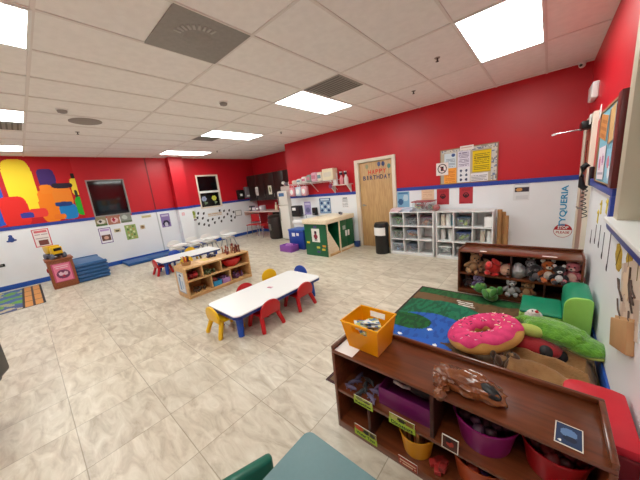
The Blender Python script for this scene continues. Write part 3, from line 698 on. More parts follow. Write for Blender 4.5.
t = thing('hanging_toy', 'small purple trinket hanging under the right end of the wire shelf', 'trinket', (-4.02, YD - .2, 1.44)); f = MB(); f.ell((0, 0, .05), (.05, .03, .05), mat('trinket', (150, 70, 120), .5)); f.build('body', t); f = MB(); f.tube([(0, 0, .09), (0, 0, .193)], .004, PLW, 6); f.build('cord', t)
t = thing('paper_towel_roll', 'white paper towel roll on the short plank shelf', 'paper roll', (-3.93, YD - .1, 1.511)); f = MB(); f.lathe([(.018, 0), (.062, 0), (.062, .28), (.018, .28)], PAPER); f.build('roll', t); f = MB(); f.lathe([(.017, .001), (.017, .279), (.012, .279), (.012, .001)], CARD, cap=False); f.build('core', t)
for x, c, l in ((-3.74, (226, 140, 150), 'pink spray bottle on the short plank shelf'), (-3.61, (226, 214, 210), 'white spray bottle on the short plank shelf')):
    t = thing('spray_bottle', l, 'spray bottle', (x, YD - .1, 1.511)); m = mat('sb%d' % c[1], c, .4)
    f = MB(); f.lathe([(.045, 0), (.05, .01), (.05, .14), (.018, .2), (.018, .22)], m, seg=16); f.build('body', t); f = MB(); f.box((-.02, -.06, .22), (.02, .025, .27), mat('nozzle', (40, 40, 60), .4), .006); f.build('nozzle', t); f = MB(); f.box((-.012, -.055, .255), (.012, .03, .30), PLW, .004); f.build('trigger', t)
t = thing('towel_dispenser', 'black paper towel dispenser above the hand sink', 'dispenser', (-5.40, YD, .73)); f = MB(); f.box((-.16, -.17, 0), (.16, -.001, .31), BLACK, .02); f.build('body', t); f = MB(); f.box((-.11, -.174, .18), (.03, -.17, .26), PAPER, .001); f.build('label', t); f = MB(); f.box((-.12, -.12, -.08), (.10, -.117, 0), PAPER); f.build('paper', t)
t = thing('soap_dispenser', 'small black soap dispenser right of the lavender poster', 'dispenser', (-4.75, YD, .76)); f = MB(); f.box((-.07, -.10, 0), (.07, 0, .21), BLACK, .02); f.build('body', t); f = MB(); f.box((-.03, -.11, .02), (.03, -.10, .06), STEEL, .003); f.build('lever', t)
t = thing('hand_sink', 'small white wall hung hand sink behind the blue bin', 'sink', (-5.1, YD, .50)); f = MB(); f.box((-.22, -.42, .06), (.22, -.001, .18), PLW, .04, 3); f.build('basin', t); f = MB(); f.tube([(0, -.05, .18), (0, -.05, .27), (0, -.16, .27), (0, -.16, .24)], .012, CHROME); f.build('faucet', t); f = MB(); f.cyl((0, -.15, -.38), (0, -.15, .06), .025, PLW); f.build('drain_pipe', t)
t = thing('recycling_bin', 'blue square bin with white stickers left of the play kitchen', 'bin', (-4.76, 4.62, 0)); f = MB(); f.box((-.27, -.18, 0), (.27, .18, .47), mat('bin_blue', (22, 62, 160), .4), .015); f.build('body', t); f = MB(); f.box((-.28, -.19, .47), (.28, .19, .51), mat('bin_blue2', (48, 92, 176), .4), .01); f.build('lid', t)
f = MB(); f.box((-.14, -.184, .33), (-.03, -.18, .42), PAPER); f.build('sticker', t); f = MB(); f.box((.02, -.184, .35), (.11, -.18, .42), PAPER); f.build('sticker', t)
t = thing('purple_basket', 'small purple basket on the floor in front of the blue bin', 'basket', (-4.84, 4.24, 0)); pm = mat('purple_plastic', (138, 74, 168), .4)
f = MB(); f.box((-.21, -.13, 0), (.21, .13, .02), pm)
for lo, hi in (((-.21, -.13, .02), (.21, -.11, .16)), ((-.21, .11, .02), (.21, .13, .16)), ((-.21, -.11, .02), (-.19, .11, .16)), ((.19, -.11, .02), (.21, .11, .16))): f.box(lo, hi, pm, .004)
f.build('body', t); f = MB()
for k in range(7): f.ell((random.uniform(-.15, .15), random.uniform(-.06, .06), .12 + random.uniform(0, .04)), .045, mat('lilac_stuff', (176, 116, 190), .6), u=8, v=6)
f.build('contents', t)

# play kitchen
t = thing('play_kitchen', 'green play kitchen unit with pale wooden top against the back wall', 'play kitchen', (-3.80, 4.635, 0))
X0, X1, Y0, Y1, H = -.33, .33, -.50, .50, .72
f = MB(); f.box((X0, Y0, 0), (X1, Y0 + .02, H), PGRN); f.build('side_panel', t)
f = MB(); f.box((X0, Y1 - .02, 0), (X1, Y1, H), PGRN); f.build('side_panel', t)
f = MB(); f.box((X0, Y0 + .02, 0), (X0 + .02, Y1 - .02, H), PGRN); f.build('back_panel', t)
f = MB(); f.box((X0 + .02, -.06, .04), (X1, -.04, H), PGRN); f.build('divider', t)
f = MB(); f.box((X0 + .02, Y0 + .02, .0), (X1, Y1 - .02, .04), MAPLE); f.build('base', t)
f = MB(); f.prism([(Y0 + .036, .042), (-.066, .042), (-.066, .09), (Y0 + .036, .66)], MAPLEP, 'x', X1 - .07, X1 - .04); f.build('lit_wall_panel', t)  # wood panel shaped like the light falling across the compartment's inner wall
f = MB(); f.box((X1 - .02, Y0 + .0, 0), (X1 + .008, Y0 + .035, H), MAPLEP, .002); f.box((X1 - .02, -.065, 0), (X1 + .008, -.035, H), MAPLEP, .002); f.build('post', t)
for ya, yb_ in ((-.033, .215), (.222, .478)):
    g = MB(); g.box((X1 - .018, ya, .09), (X1 + .004, yb_, H - .01), PGRN, .003); d = g.build('door', t)
    g = MB(); hy = yb_ - .045 if ya < 0 else ya + .045; g.box((X1 + .004, hy - .025, .34), (X1 + .03, hy + .025, .47), PLW, .008); g.build('handle', d)
f = MB(); f.box((X1 - .019, -.035, .04), (X1 + .003, Y1 - .02, .09), MAPLEP); f.build('kickboard', t)
f = MB(); f.box((X1 + .0045, .06, .50), (X1 + .007, .17, .59), mat('grey_sticker', (160, 176, 170), .6)); f.build('sticker', t)
f = MB(); f.box((X0 - .03, Y0 - .03, H), (X1 + .03, Y1 + .03, H + .10), MAPLEP, .012); f.build('worktop', t)
f = MB(); paint_into(f, M_back((.0, Y0 - .001, .47)), .23, .30, art((232, 232, 226), ('e', .5, .72, .16, .12, (60, 30, 50)), ('e', .5, .42, .24, .2, (140, 40, 60)), ('r', .36, .08, .46, .3, (50, 40, 50)), ('r', .54, .08, .64, .3, (50, 40, 50))), 20, 24); f.build('picture', t)
for dx, dz, c in ((-.24, .30, (226, 196, 40)), (.05, .20, (206, 206, 90)), (.22, .24, (220, 150, 50)), (.05, .10, (60, 60, 120)), (0.0, .66, (90, 70, 140)), (.20, .16, (206, 190, 60))):
    f = MB(); f.box((dx - .045, Y0 - .003, dz - .022), (dx + .045, Y0, dz + .022), mat('stk%d%d' % (c[0], c[2]), c, .6)); f.build('sticker', t)
# small toys on the play kitchen
for x, y, l, c in ((-3.72, 4.98, 'tiny dark toy cup on the play kitchen top', (60, 60, 70)), (-3.62, 4.9, 'tiny grey toy cup on the play kitchen top', (120, 120, 130))):
    f = MB(); f.lathe([(.028, 0), (.035, .05), (.03, .05), (.024, .006), (0, .006)], mat('cup%d' % c[0], c, .4), seg=14); tag(f.build('toy_cup', loc=(x, y, .821)), l, 'toy cup')
t = thing('trash_can', 'tall black round trash can with white liner by the wooden door', 'trash can', (-2.58, 4.86, 0))
f = MB(); f.lathe([(.135, 0), (.14, .01), (.145, .55), (.15, .57)], BLACK); f.build('body', t)
f = MB(); f.lathe([(.154, .57), (.154, .60), (.13, .655), (0, .67)], BLACK); f.build('lid', t)
f = MB(); f.prism([(.155 * math.cos(a), .155 * math.sin(a)) for a in [math.radians(215 + 110 * k / 10) for k in range(11)]] + [(.149 * math.cos(a), .149 * math.sin(a)) for a in [math.radians(325 - 110 * k / 10) for k in range(11)]], PAPER, 'z', .40, .565); f.build('liner', t)
t = thing('door_stop', 'small blue box on the floor between the play kitchen and the door', 'box', (-3.40, 5.17, 0)); f = MB(); f.box((-.05, -.05, 0), (.05, .05, .12), mat('dark_blue_box', (40, 70, 130), .5), .006); f.build('body', t); f = MB(); f.box((-.052, -.052, .12), (.052, .052, .135), PNAVY, .004); f.build('lid', t)

# cubbies
def cubby(xa, xb, label):
    ya, yb_, h = 4.88, 5.25, .865
    t = thing('cubby_shelf', label, 'shelf', ((xa + xb) / 2, 5.065, 0), 0, 'white nine hole cubby shelves')
    w = (xb - xa) / 2; d = .185
    def p(n, lo, hi): f = MB(); f.box(lo, hi, OFFW, .002); f.build(n, t)
    p('side_panel', (-w, -d, 0), (-w + .018, d, h)); p('side_panel', (w - .018, -d, 0), (w, d, h))
    p('top', (-w + .018, -d, h - .018), (w - .018, d, h)); p('base', (-w + .018, -d, 0), (w - .018, d, .05))
    p('back_panel', (-w + .018, d - .008, .05), (w - .018, d, h - .018))
    cw = 2 * w / 3; zs = [.05 + k * (h - .068) / 3 for k in range(4)]
    for k in (1, 2): p('divider', (-w + cw * k - .008, -d, .05), (-w + cw * k + .008, d - .008, h - .018))
    for k in (1, 2):
        for q in range(3): p('shelf', (-w + cw * q + (.018 if q == 0 else .008), -d, zs[k] - .008), (-w + cw * (q + 1) - (.018 if q == 2 else .008), d - .008, zs[k] + .008))
    return [[((xa + xb) / 2 - w + cw * (q + .5), 5.05, (zs[2 - r] + (.008 if r < 2 else 0))) for q in range(3)] for r in range(3)]
cA = cubby(-2.40, -1.54, 'white nine hole cubby shelf beside the black trash can')
cB = cubby(-1.50, -.62, 'white nine hole cubby shelf under the notice board')
def toybin(p, label, lid, stuff, w=.20, h=.15):
    t = thing('storage_bin', label, 'storage bin', (p[0], p[1], p[2] + .001), 0, 'clear bins in the white cubbies')
    f = MB(); f.prism([(-w / 2 + .015, 0), (w / 2 - .015, 0), (w / 2, h), (-w / 2, h)], CLEAR, 'y', -.13, .13); f.build('body', t)
    f = MB(); ls = lin(stuff)
    for k in range(7): f.ell((random.uniform(-.055, .055), random.uniform(-.09, .05), .035 + random.uniform(0, .07)), (.035, .035, .03), mat('stf%d_%d' % (stuff[0], k % 2), tuple(int(v * (1 - .25 * (k % 2))) for v in stuff), .6), u=8, v=6)
    f.build('contents', t)
    f = MB(); f.box((-w / 2 - .008, -.135, h), (w / 2 + .008, .135, h + .018), mat('lid%d_%d' % (lid[0], lid[2]), lid, .4), .005); d = f.build('lid', t)
    f = MB(); f.tube([(-w * .3, -.137, h + .008), (-w * .25, -.15, h - .02), (w * .25, -.15, h - .02), (w * .3, -.137, h + .008)], .006, mat('lid%d_%d' % (lid[0], lid[2]), lid, .4), 6); f.build('handle', t)
toybin(cA[0][0], 'clear bin with green toys, top left of the left cubby', (92, 116, 84), (80, 140, 60))
toybin(cA[0][1], 'clear bin with dark lid, top middle of the left cubby', (58, 58, 66), (96, 100, 104))
toybin(cA[0][2], 'clear bin with orange and purple toys, top right of the left cubby', (110, 84, 100), (190, 130, 80))
toybin(cA[1][0], 'clear bin with dark green lid, middle left of the left cubby', (70, 84, 70), (110, 130, 100))
toybin(cA[1][1], 'clear bin with blue grey lid, centre of the left cubby', (110, 124, 150), (190, 190, 190))
toybin(cA[2][0], 'clear bin with pale blue toys, bottom left of the left cubby', (170, 180, 190), (120, 150, 180))
toybin(cA[2][1], 'clear bin with dark blue toys, bottom middle of the left cubby', (90, 104, 120), (50, 70, 110))
toybin(cB[0][1], 'clear bin with blue and lime toys, top middle of the right cubby', (70, 90, 110), (150, 180, 60))
toybin(cB[1][1], 'clear bin with blue lid, centre of the right cubby', (60, 80, 130), (150, 156, 166))
toybin(cB[2][0], 'pale bin with white contents, bottom left of the right cubby', (214, 220, 218), (214, 216, 214))
toybin(cB[2][1], 'grey bin behind the dark toy shelf, bottom middle of the right cubby', (150, 150, 150), (120, 120, 126))
def wbottle(p, dx, h, label, c=(238, 238, 236), r=.04, g='white containers in the right cubby'):
    t = thing('white_container', label, 'container', (p[0] + dx, p[1] - .02, p[2] + .001), 0, g); m = mat('wc%d_%d' % (c[0], c[2]), c, .4)
    f = MB(); f.lathe([(r * .9, 0), (r, .01), (r, h * .85), (r * .8, h * .88)], m, seg=16); f.build('body', t); f = MB(); f.lathe([(r * .85, h * .88), (r * .85, h), (0, h)], PLW, seg=16); f.build('cap', t)
wbottle(cB[0][0], -.06, .21, 'cream paper roll, left one in the top left hole of the right cubby', (234, 224, 206)); wbottle(cB[0][0], .03, .22, 'white tall container, right one in the top left hole of the right cubby'); wbottle(cB[0][0], .105, .22, 'slim blue container at the edge of the top left hole', (90, 150, 170), .022)
wbottle(cB[1][0], -.06, .20, 'white container, left one in the middle left hole of the right cubby'); wbottle(cB[1][0], .07, .20, 'white container, right one in the middle left hole of the right cubby')
wbottle(cB[1][2], -.02, .21, 'cream tub, left one in the middle right hole of the right cubby', (226, 214, 196)); wbottle(cB[1][2], .08, .19, 'white tub, right one in the middle right hole of the right cubby')
t = thing('white_box', 'white box standing in the top right hole of the right cubby', 'box', (cB[0][2][0] + .07, 5.02, cB[0][2][2] + .001)); f = MB(); f.box((-.05, -.1, 0), (.05, .1, .16), PAPER, .004); f.build('body', t); f = MB(); f.box((-.052, -.102, .16), (.052, .102, .175), PLW, .003); f.build('lid', t)
# on the left cubby
t = thing('craft_box', 'clear storage box of craft supplies with red lid on the left cubby', 'storage box', (-1.77, 5.06, .866)); f = MB(); f.box((-.18, -.14, 0), (.18, .14, .17), CLEAR, .012); f.build('body', t); f = MB()
for k in range(14): f.ell((random.uniform(-.13, .13), random.uniform(-.1, .1), random.uniform(.04, .13)), .04, mat('cft%d' % (k % 4), [(190, 190, 140), (150, 90, 90), (210, 200, 190), (90, 110, 100)][k % 4], .6), u=8, v=6)
f.build('contents', t); f = MB(); f.box((-.19, -.15, .17), (.19, .15, .19), mat('rust_red_lid', (160, 70, 74), .4), .006); f.build('lid', t); f = MB(); f.tube([(-.1, -.15, .18), (-.08, -.17, .12), (.08, -.17, .12), (.1, -.15, .18)], .008, mat('rust_red_lid', (160, 70, 74), .4), 6); f.build('handle', t)
t = thing('toy_ball', 'reddish lattice toy ball right of the craft box', 'ball', (-1.52, 5.0, .866)); f = MB(); f.ell((0, 0, .06), .06, mat('lattice', (170, 110, 110), .6, bump=.6, bscale=60)); f.build('ball', t); f = MB(); f.tube([(.062 * math.cos(a), .062 * math.sin(a), .06) for a in [k * PI / 8 for k in range(16)]], .005, PRED, 6, True); f.build('band', t)
for k, (x, c, l) in enumerate(((-2.28, (226, 200, 206), 'pinkish paper stack at the left end of the left cubby'), (-2.06, (196, 206, 226), 'pale blue paper stack in the middle of the left cubby'))):
    f = MB()
    for q in range(5): f.box((-.10 - .004 * q, -.13, .0 + q * .012), (.10, .13, .011 + q * .012), mat('pst%d_%d' % (k, q % 2), tuple(min(255, v + 14 * (q % 2)) for v in c), .7), M=Matrix.Rotation(.12 * (q - 2), 4, 'Z'))
    tag(f.build('paper_stack', loc=(x, 5.03, .866)), l, 'paper stack', 'papers on the left cubby')
for k, (x, y) in enumerate(((-.56, 5.10), (-.52, 5.18), (-.47, 5.08))):
    f = MB(); f.lathe([(.028, 0), (.034, 0), (.034, .86 - .05 * k), (.028, .86 - .05 * k)], CARD, seg=16)
    o = f.build('cardboard_tube', loc=(x, y, 0)); tag(o, ('tall brown cardboard tube touching the right cubby', 'middle brown cardboard tube leaning spot against the white wall', 'shortest brown cardboard tube nearest the dark toy shelf')[k], 'cardboard tube', 'cardboard tubes beside the right cubby')

# ---------------------------------------------------------------- right wall things
RK = lambda y, z, out=-.0005: M_right((XR - out, y, z))
t = thing('bulletin_board', 'wood framed notice board full of papers on the right wall', 'notice board', (XR, 3.25, 1.61))
f = MB(); f.box((-.02, -.5, -.29), (-.001, .42, .30), mat('board_blue', (120, 176, 196), .7, var=.05)); f.build('panel', t)
f = MB(); DB = mat('dark_red_frame', (96, 26, 22), .4)
f.box((-.045, -.62, -.30), (-.001, -.5, .32), DB, .004); f.box((-.03, -.5, .30), (-.001, .45, .32), BR, .003); f.box((-.03, -.5, -.31), (-.001, .45, -.29), BR, .003); f.box((-.03, .42, -.29), (-.001, .45, .30), BR, .003); f.build('frame', t)
def rsheet(label, y, z, w, h, fn, out, tilt=0, nu=14, nv=14, name='pinned_paper', cat='paper', g=None):
    return sheet(name, label, cat, M_right((XR - out, y, z)) @ Matrix.Rotation(tilt, 4, 'Z'), w, h, fn, nu, nv, g)
def tub(label, y, z, c, ln, out=.075):
    return
rsheet('brown folded paper pinned at top of the right notice board', 3.46, 1.78, .40, .20, art((196, 132, 74), ('l', .05, .1, .95, .9, 3, (170, 106, 58))), .024, -.15)
rsheet('tan paper pinned in the middle of the right notice board', 3.05, 1.76, .24, .26, art((206, 164, 110), ('r', .0, .0, .2, 1, (120, 84, 60))), .0245, .1)
rsheet('pink and white sheet low on the right notice board', 3.36, 1.475, .36, .27, art((226, 214, 222), ('e', .3, .5, .16, .2, (206, 110, 150)), ('e', .7, .6, .14, .16, (176, 120, 160)), ('l', .1, .05, .9, .3, 2, (170, 160, 180))), .0255, .03)
rsheet('light blue sheet with pink shapes low on the right notice board', 2.96, 1.455, .30, .25, art((140, 190, 214), ('e', .4, .6, .2, .2, (206, 120, 140)), ('e', .6, .3, .16, .2, (220, 226, 232))), .0265, -.03)
rsheet('white slip near the corner of the right notice board', 3.70, 1.93, .12, .10, art((236, 232, 230), ('l', .1, .1, .9, .9, 2, (200, 196, 196))), .034, .4)
for y, z, a, l in ((3.30, 1.10, .2, 'upper left'), (3.02, 1.14, -.2, 'upper middle'), (2.88, 1.10, .1, 'upper right'), (3.42, 1.0, -.1, 'lower left')):
    f = MB(); f.box((-.03, -.06, 0), (.03, .06, .003), mat('yellow_paper', (226, 206, 84), .7), .001); f.box((-.045, .02, .003), (.045, .04, .006), mat('yellow_paper2', (206, 180, 60), .7)); o = f.build('yellow_cutout'); o.matrix_world = RK(y, z) @ Matrix.Rotation(a, 4, 'Z')
    tag(o, 'yellow paper cut-out, %s of the group under the blue dado on the right wall' % l, 'paper cut-out', 'yellow cut-outs on the right wall')
for y, z0_, z1_, l in ((3.72, .68, .82, 'first'), (3.44, .74, .92, 'second'), (3.20, .76, .96, 'third'), (2.98, .72, .94, 'fourth'), (2.72, .70, 1.0, 'fifth')):
    f = MB(); f.box((-.010, -(z1_ - z0_) / 2, 0), (.010, (z1_ - z0_) / 2, .003), mat('grey_strip', (110, 108, 118), .7)); f.ell((0, -(z1_ - z0_) / 2 + .03, .003), (.016, .03, .003), mat('dark_strip', (60, 58, 66), .7), u=10, v=6)
    o = f.build('paper_strip'); o.matrix_world = RK(y, (z0_ + z1_) / 2); tag(o, 'thin grey vertical strip on the right wall, %s from the corner' % l, 'paper strip', 'grey strips on the right wall')
def leafy(label, y, z, w, h, a):
    f = MB(); lm = mat('mustard_paper', (196, 166, 44), .8, rgb2=(160, 130, 40), scale=60)
    f.prism([(w * math.cos(q) * (.5 + .05 * math.sin(7 * q)), h * math.sin(q) * (.5 + .05 * math.cos(5 * q))) for q in [2 * PI * k / 28 for k in range(28)]], lm, 'z', 0, .004); f.box((-.004, -h * .45, .004), (.004, h * .45, .006), mat('leaf_vein', (120, 96, 40), .8))
    o = f.build('leaf_cutout'); o.matrix_world = RK(y, z) @ Matrix.Rotation(a, 4, 'Z'); tag(o, label, 'paper cut-out', 'mustard leaf cut-outs on the right wall')
leafy('mustard leaf cut-out nearest the thin grey strips', 2.38, .90, .20, .15, -.5); leafy('mustard leaf cut-out in the middle below the window', 2.12, .955, .13, .11, .3); leafy('mustard leaf cut-out farthest right below the window', 1.92, .97, .12, .14, .2)
t = thing('twig_collage', 'beige paper collage with dark twigs above the brown envelope', 'collage', (XR, 2.0, .775), (math.radians(-20), 0, 0))
f = MB(); paint_into(f, M_right((-.001, 0, 0)), .40, .40, lambda u, v: (214, 196, 178) if noise.noise((u * 4, v * 4, 2)) > -.15 else (196, 172, 154), 16, 16); f.build('paper', t)
for k in range(9):
    f = MB(); a = random.uniform(.6, 2.4); y = random.uniform(-.15, .15); z = random.uniform(-.15, .08); l = random.uniform(.08, .2)
    f.tube([(-.008, y, z), (-.012, y + l * .5 * math.cos(a) + .01, z + l * .5 * math.sin(a)), (-.008, y + l * math.cos(a), z + l * math.sin(a))], .004, mat('twig', (84, 66, 58), .8), 5); f.build('twig', t)
f = MB(); f.prism([(.1 * math.cos(q) * (.8 + .2 * math.cos(5 * q)), .1 * math.sin(q) * (.8 + .2 * math.cos(5 * q))) for q in [2 * PI * k / 30 for k in range(30)]], mat('cream_leaf', (222, 198, 168), .8), 'z', .005, .008, M=M_right((0, .05, .08))); f.build('leaf', t)
t = thing('paper_envelope', 'brown paper pocket taped to the right wall below the twig collage', 'envelope', (XR, 1.985, .575), (math.radians(-22), 0, 0)); f = MB(); f.box((-.03, -.19, -.09), (-.0, .19, .075), mat('kraft', (190, 146, 100), .7, var=.05), .006); f.build('pocket', t); f = MB(); f.box((-.012, -.19, .075), (-.0, .19, .09), mat('kraft_light', (200, 160, 116), .7)); f.build('flap', t)
t = thing('wall_phone', 'black wall phone handset with hanging cord beside the right door', 'phone', (XR, 4.05, 1.34))
f = MB(); f.box((-.035, -.05, -.1), (-.001, .05, .1), BLACK, .01); f.build('cradle', t); f = MB(); f.tube([(-.05, 0, .13), (-.085, 0, .10), (-.095, 0, 0), (-.085, 0, -.10), (-.05, 0, -.13)], [.03, .03, .018, .03, .03], BLACK, 10); f.build('handset', t)
f = MB(); f.tube([(-.05 - .02 * math.cos(k * .9) - .012 * math.sin(k * .1), .02 * math.sin(k * .9), -.13 - k * .0065) for k in range(50)], .005, BLACK, 6); f.build('cord', t)
t = thing('exit_light', 'white emergency light box high on the right wall near the corner', 'emergency light', (XR, 4.62, 2.27)); f = MB(); f.box((-.055, -.19, -.085), (0, .19, .085), PLW, .012); f.build('body', t); f = MB(); f.box((-.058, -.17, -.07), (-.055, .17, .07), mat('lens_grey', (206, 204, 204), .3), .001); f.build('lens', t)

# ---------------------------------------------------------------- left floor things
t = thing('toy_crate', 'brown wooden crate with a pink picture on its front by the left wall', 'crate', (-7.60, .33, 0))
CRT = mat('crate_wood', (150, 84, 46), .45, rgb2=(128, 66, 36), scale=5, stretch=(1, 8, 8))
f = MB(); f.box((-.22, -.19, 0), (.22, .19, .57), CRT, .008); f.build('body', t); f = MB(); f.box((-.24, -.21, .57), (.24, .21, .60), CRT, .008); f.build('top', t)
f = MB(); paint_into(f, M_left((.221, 0, .32)), .29, .38, art((226, 130, 160), ('b', .06, .05, (196, 84, 120)), ('e', .5, .40, .34, .24, (120, 60, 96)), ('e', .38, .42, .12, .1, (224, 190, 206)), ('e', .62, .42, .12, .1, (224, 190, 206)), ('e', .5, .30, .1, .06, (176, 40, 70)), ('l', .15, .74, .85, .92, 2, (240, 214, 226))), 26, 30); f.build('picture', t)
f = MB(); f.ell((.05, -.2, .38), (.05, .014, .05), PRED, u=12, v=8); f.build('knob', t)
t = thing('toy_truck', 'yellow toy dump truck with grey wheels on the brown crate', 'toy truck', (-7.60, .30, .601), .3)
f = MB(); f.prism([(-.18, .16), (-.2, .26), (.06, .27), (.02, .12), (-.12, .10)], PYEL, 'y', -.09, .09, .008); f.build('bed', t)
f = MB(); f.box((.03, -.08, .09), (.17, .08, .24), PYEL, .015); c = f.build('cab', t); f = MB(); f.box((.171, -.06, .16), (.174, .06, .22), GLASSD); f.build('windscreen', c)
f = MB(); f.box((-.18, -.06, .06), (.18, .06, .10), BLACK, .005); f.build('chassis', t)
for sx in (-.12, .12):
    for sy in (-.095, .095): f = MB(); f.cyl((sx, sy - .025, .055), (sx, sy + .025, .055), .055, mat('wheel_grey', (96, 104, 124), .6)); f.build('wheel', t)
CB = mat('cot_blue', (40, 92, 146), .4, var=.1, scale=8)
n = 5
for k in range(n):
    tt = thing('sleeping_cot', ('lowest blue cot of the stack on the floor', 'second blue cot from the floor in the stack', 'middle blue cot of the stack', 'second blue cot from the top of the stack', 'topmost blue cot of the stack by the left wall')[k], 'cot', (-7.98, .79 + .008 * (k % 2), k * .080), 0, 'blue sleeping cots in a stack')
    f = MB(); f.box((-.52, -.25, .040), (.52, .25, .066), CB, .012, 3); f.build('bed', tt)
    for sx in (-1, 1): f = MB(); f.box((sx * .52 - .04, -.28, .0), (sx * .52 + .04, .28, .078), CB, .03, 4); f.build('end_frame', tt)
t = thing('gym_mat', 'long dark blue folded gym mat on the floor along the left wall', 'mat', (-8.22, 2.30, 0)); GM = mat('mat_vinyl', (14, 78, 140), .4)
for k in range(3): f = MB(); f.box((-.30, -.78 + k * .52, .002), (.30, -.265 + k * .52, .07), GM, .012); f.build('panel', t)
def rugL(u, v):
    if u > .975 or v > .965: return (40, 32, 32)
    if v > .80: return (206, 142, 76) if (u * 4) % 1 > .08 and abs(v - .885) > .012 else (70, 50, 44)
    if v > .77: return (44, 36, 36)
    n = noise.noise((u * 7, v * 7, 3)); q = math.sin(u * 26 + 4 * v) * .3
    if u > .80: return (70, 84, 130) if n > -.2 else (190, 180, 150)
    if n + q > .10: return (100, 156, 70)
    return (64, 96, 150) if n > -.2 else (160, 160, 120)
sheet('play_rug', 'green and blue patterned rug with orange strip at the lower left', 'rug', M_flat((-7.43, -.64, .001)), 1.86, 1.24, rugL, 60, 40, t=.008)
t = thing('office_chair', 'black padded chair back cut off at the left photo edge', 'chair', (-2.74, -.375, 0), -.3); f = MB(); f.box((-.22, -.03, .42), (.22, .03, .76), BLACK, .028, 3); f.build('backrest', t); f = MB(); f.box((-.22, -.45, .36), (.22, -.02, .42), BLACK, .025, 3); f.build('seat', t)
f = MB(); f.cyl((0, -.25, .03), (0, -.25, .365), .03, BLACKM); f.build('post', t)
f = MB(); f.lathe([(.16, 0), (.16, .015), (.03, .04), (0, .04)], BLACKM, (0, -.25, 0)); f.build('base', t)
f = MB(); f.box((-.03, -.02, .36), (.03, .02, .5), BLACKM); f.build('back_post', t)

# toddler chairs
def kid_chair(name_col, m, label, loc, rz, grp):
    t = thing('toddler_chair', label, 'chair', loc, rz, grp)       # faces +y locally, backrest at -y
    k = .86
    f = MB(); f.box((-.145 * k, -.13 * k, .185 * k), (.145 * k, .15 * k, .212 * k), m, .012, 3); f.build('seat', t)
    f = MB()
    pts = [(-.13, .165), (.13, .165), (.136, .23)] + [(.136 * math.cos(a), .23 + .115 * math.sin(a)) for a in [PI * q / 14 for q in range(1, 14)]] + [(-.136, .23)]
    f.prism(pts, m, 'y', -.013, .013, .008, M=Matrix.Translation((0, -.116, 0)) @ Matrix.Rotation(.10, 4, 'X')); f.build('backrest', t)
    for sx in (-1, 1):
        f = MB(); f.tube([(sx * .105, -.10, .18), (sx * .140, -.16, .022), (sx * .142, -.165, .0)], [.027, .025, .022], m, 10); f.build('leg', t)
        f = MB(); f.tube([(sx * .100, .10, .17), (sx * .125, .13, .022), (sx * .127, .132, .0)], [.026, .024, .021], m, 10); f.build('leg', t)
    return t
def kid_table(loc, w, l, h, label, topm, legm, edgem, rz=0):
    t = thing('toddler_table', label, 'table', loc, rz)
    def rr(a, b_, r): return [(sx * (a - r) + r * math.cos(q), sy * (b_ - r) + r * math.sin(q)) for sx, sy, q0 in ((1, 1, 0), (-1, 1, PI / 2), (-1, -1, PI), (1, -1, 1.5 * PI)) for q in [q0 + PI / 2 * k / 6 for k in range(7)]]
    f = MB(); f.prism(rr(w / 2, l / 2, .07), topm, 'z', h - .012, h); f.build('tabletop', t)
    f = MB(); f.prism(rr(w / 2 + .004, l / 2 + .004, .074), edgem, 'z', h - .042, h - .012); f.build('edge_band', t)
    f = MB(); f.box((-w / 2 + .10, -l / 2 + .10, h - .062), (w / 2 - .10, l / 2 - .10, h - .042), edgem, .006); f.build('apron', t)
    for sx in (-1, 1):
        for sy in (-1, 1): f = MB(); f.tube([(sx * (w / 2 - .12), sy * (l / 2 - .10), h - .045), (sx * (w / 2 - .105), sy * (l / 2 - .085), .03), (sx * (w / 2 - .105), sy * (l / 2 - .085), 0)], [.042, .034, .034], legm, 14); f.build('leg', t)
    return t
LAMW = mat('white_tabletop', (238, 240, 240), .28)
TH = .285
kid_table((-2.655, 1.885, 0), .64, 1.35, TH, 'white toddler table with blue edge and rounded corners in the middle of the room', LAMW, PBLU, PNAVY)
f = MB(); paint_into(f, M_flat((0, 0, 0), .2), .075, .05, art((216, 150, 170), ('r', .1, .2, .9, .5, (160, 70, 100)), ('l', .1, .55, .9, .95, 2, (240, 220, 226))), 10, 6, .001)
tag(f.build('name_sticker', loc=(-2.68, 1.93, TH + .0005)), 'small pink sticker on the middle table top', 'sticker')
G1 = 'toddler chairs around the middle table'
kid_chair('red', PRED, 'red toddler chair on the near side of the middle table, closer to the camera', (-2.41, 1.60, 0), PI / 2, G1)
kid_chair('red', PRED, 'red toddler chair on the near side of the middle table, beside the blue one', (-2.42, 2.17, 0), PI / 2, G1)
kid_chair('yellow', PYEL, 'yellow toddler chair at the near short end of the middle table', (-2.72, 1.285, 0), 0, G1)
kid_chair('red', PRED, 'red toddler chair on the far side of the middle table', (-2.875, 1.76, 0), -PI / 2, G1)
kid_chair('yellow', PYEL, 'yellow toddler chair on the far side of the middle table', (-3.06, 2.32, 0), -PI / 2, G1)
kid_chair('blue', PBLU, 'blue toddler chair at the far short end of the middle table', (-2.85, 2.525, 0), PI, G1)
kid_table((-6.235, 2.35, 0), .64, 1.30, TH, 'white toddler table behind the light wooden shelf', LAMW, PBLU, PNAVY)
G2 = 'toddler chairs around the far table'
kid_chair('blue', PBLU, 'blue toddler chair on the wall side of the far table', (-6.70, 2.26, 0), -PI / 2, G2)
kid_chair('yellow', PYEL, 'yellow toddler chair on the wall side of the far table', (-6.58, 2.60, 0), -PI / 2, G2)
kid_chair('yellow', PYEL, 'yellow toddler chair between the far table and the light wooden shelf', (-5.86, 2.10, 0), PI / 2, G2)
kid_chair('red', PRED, 'red toddler chair at the short end of the far table', (-6.20, 1.78, 0), 0, G2)
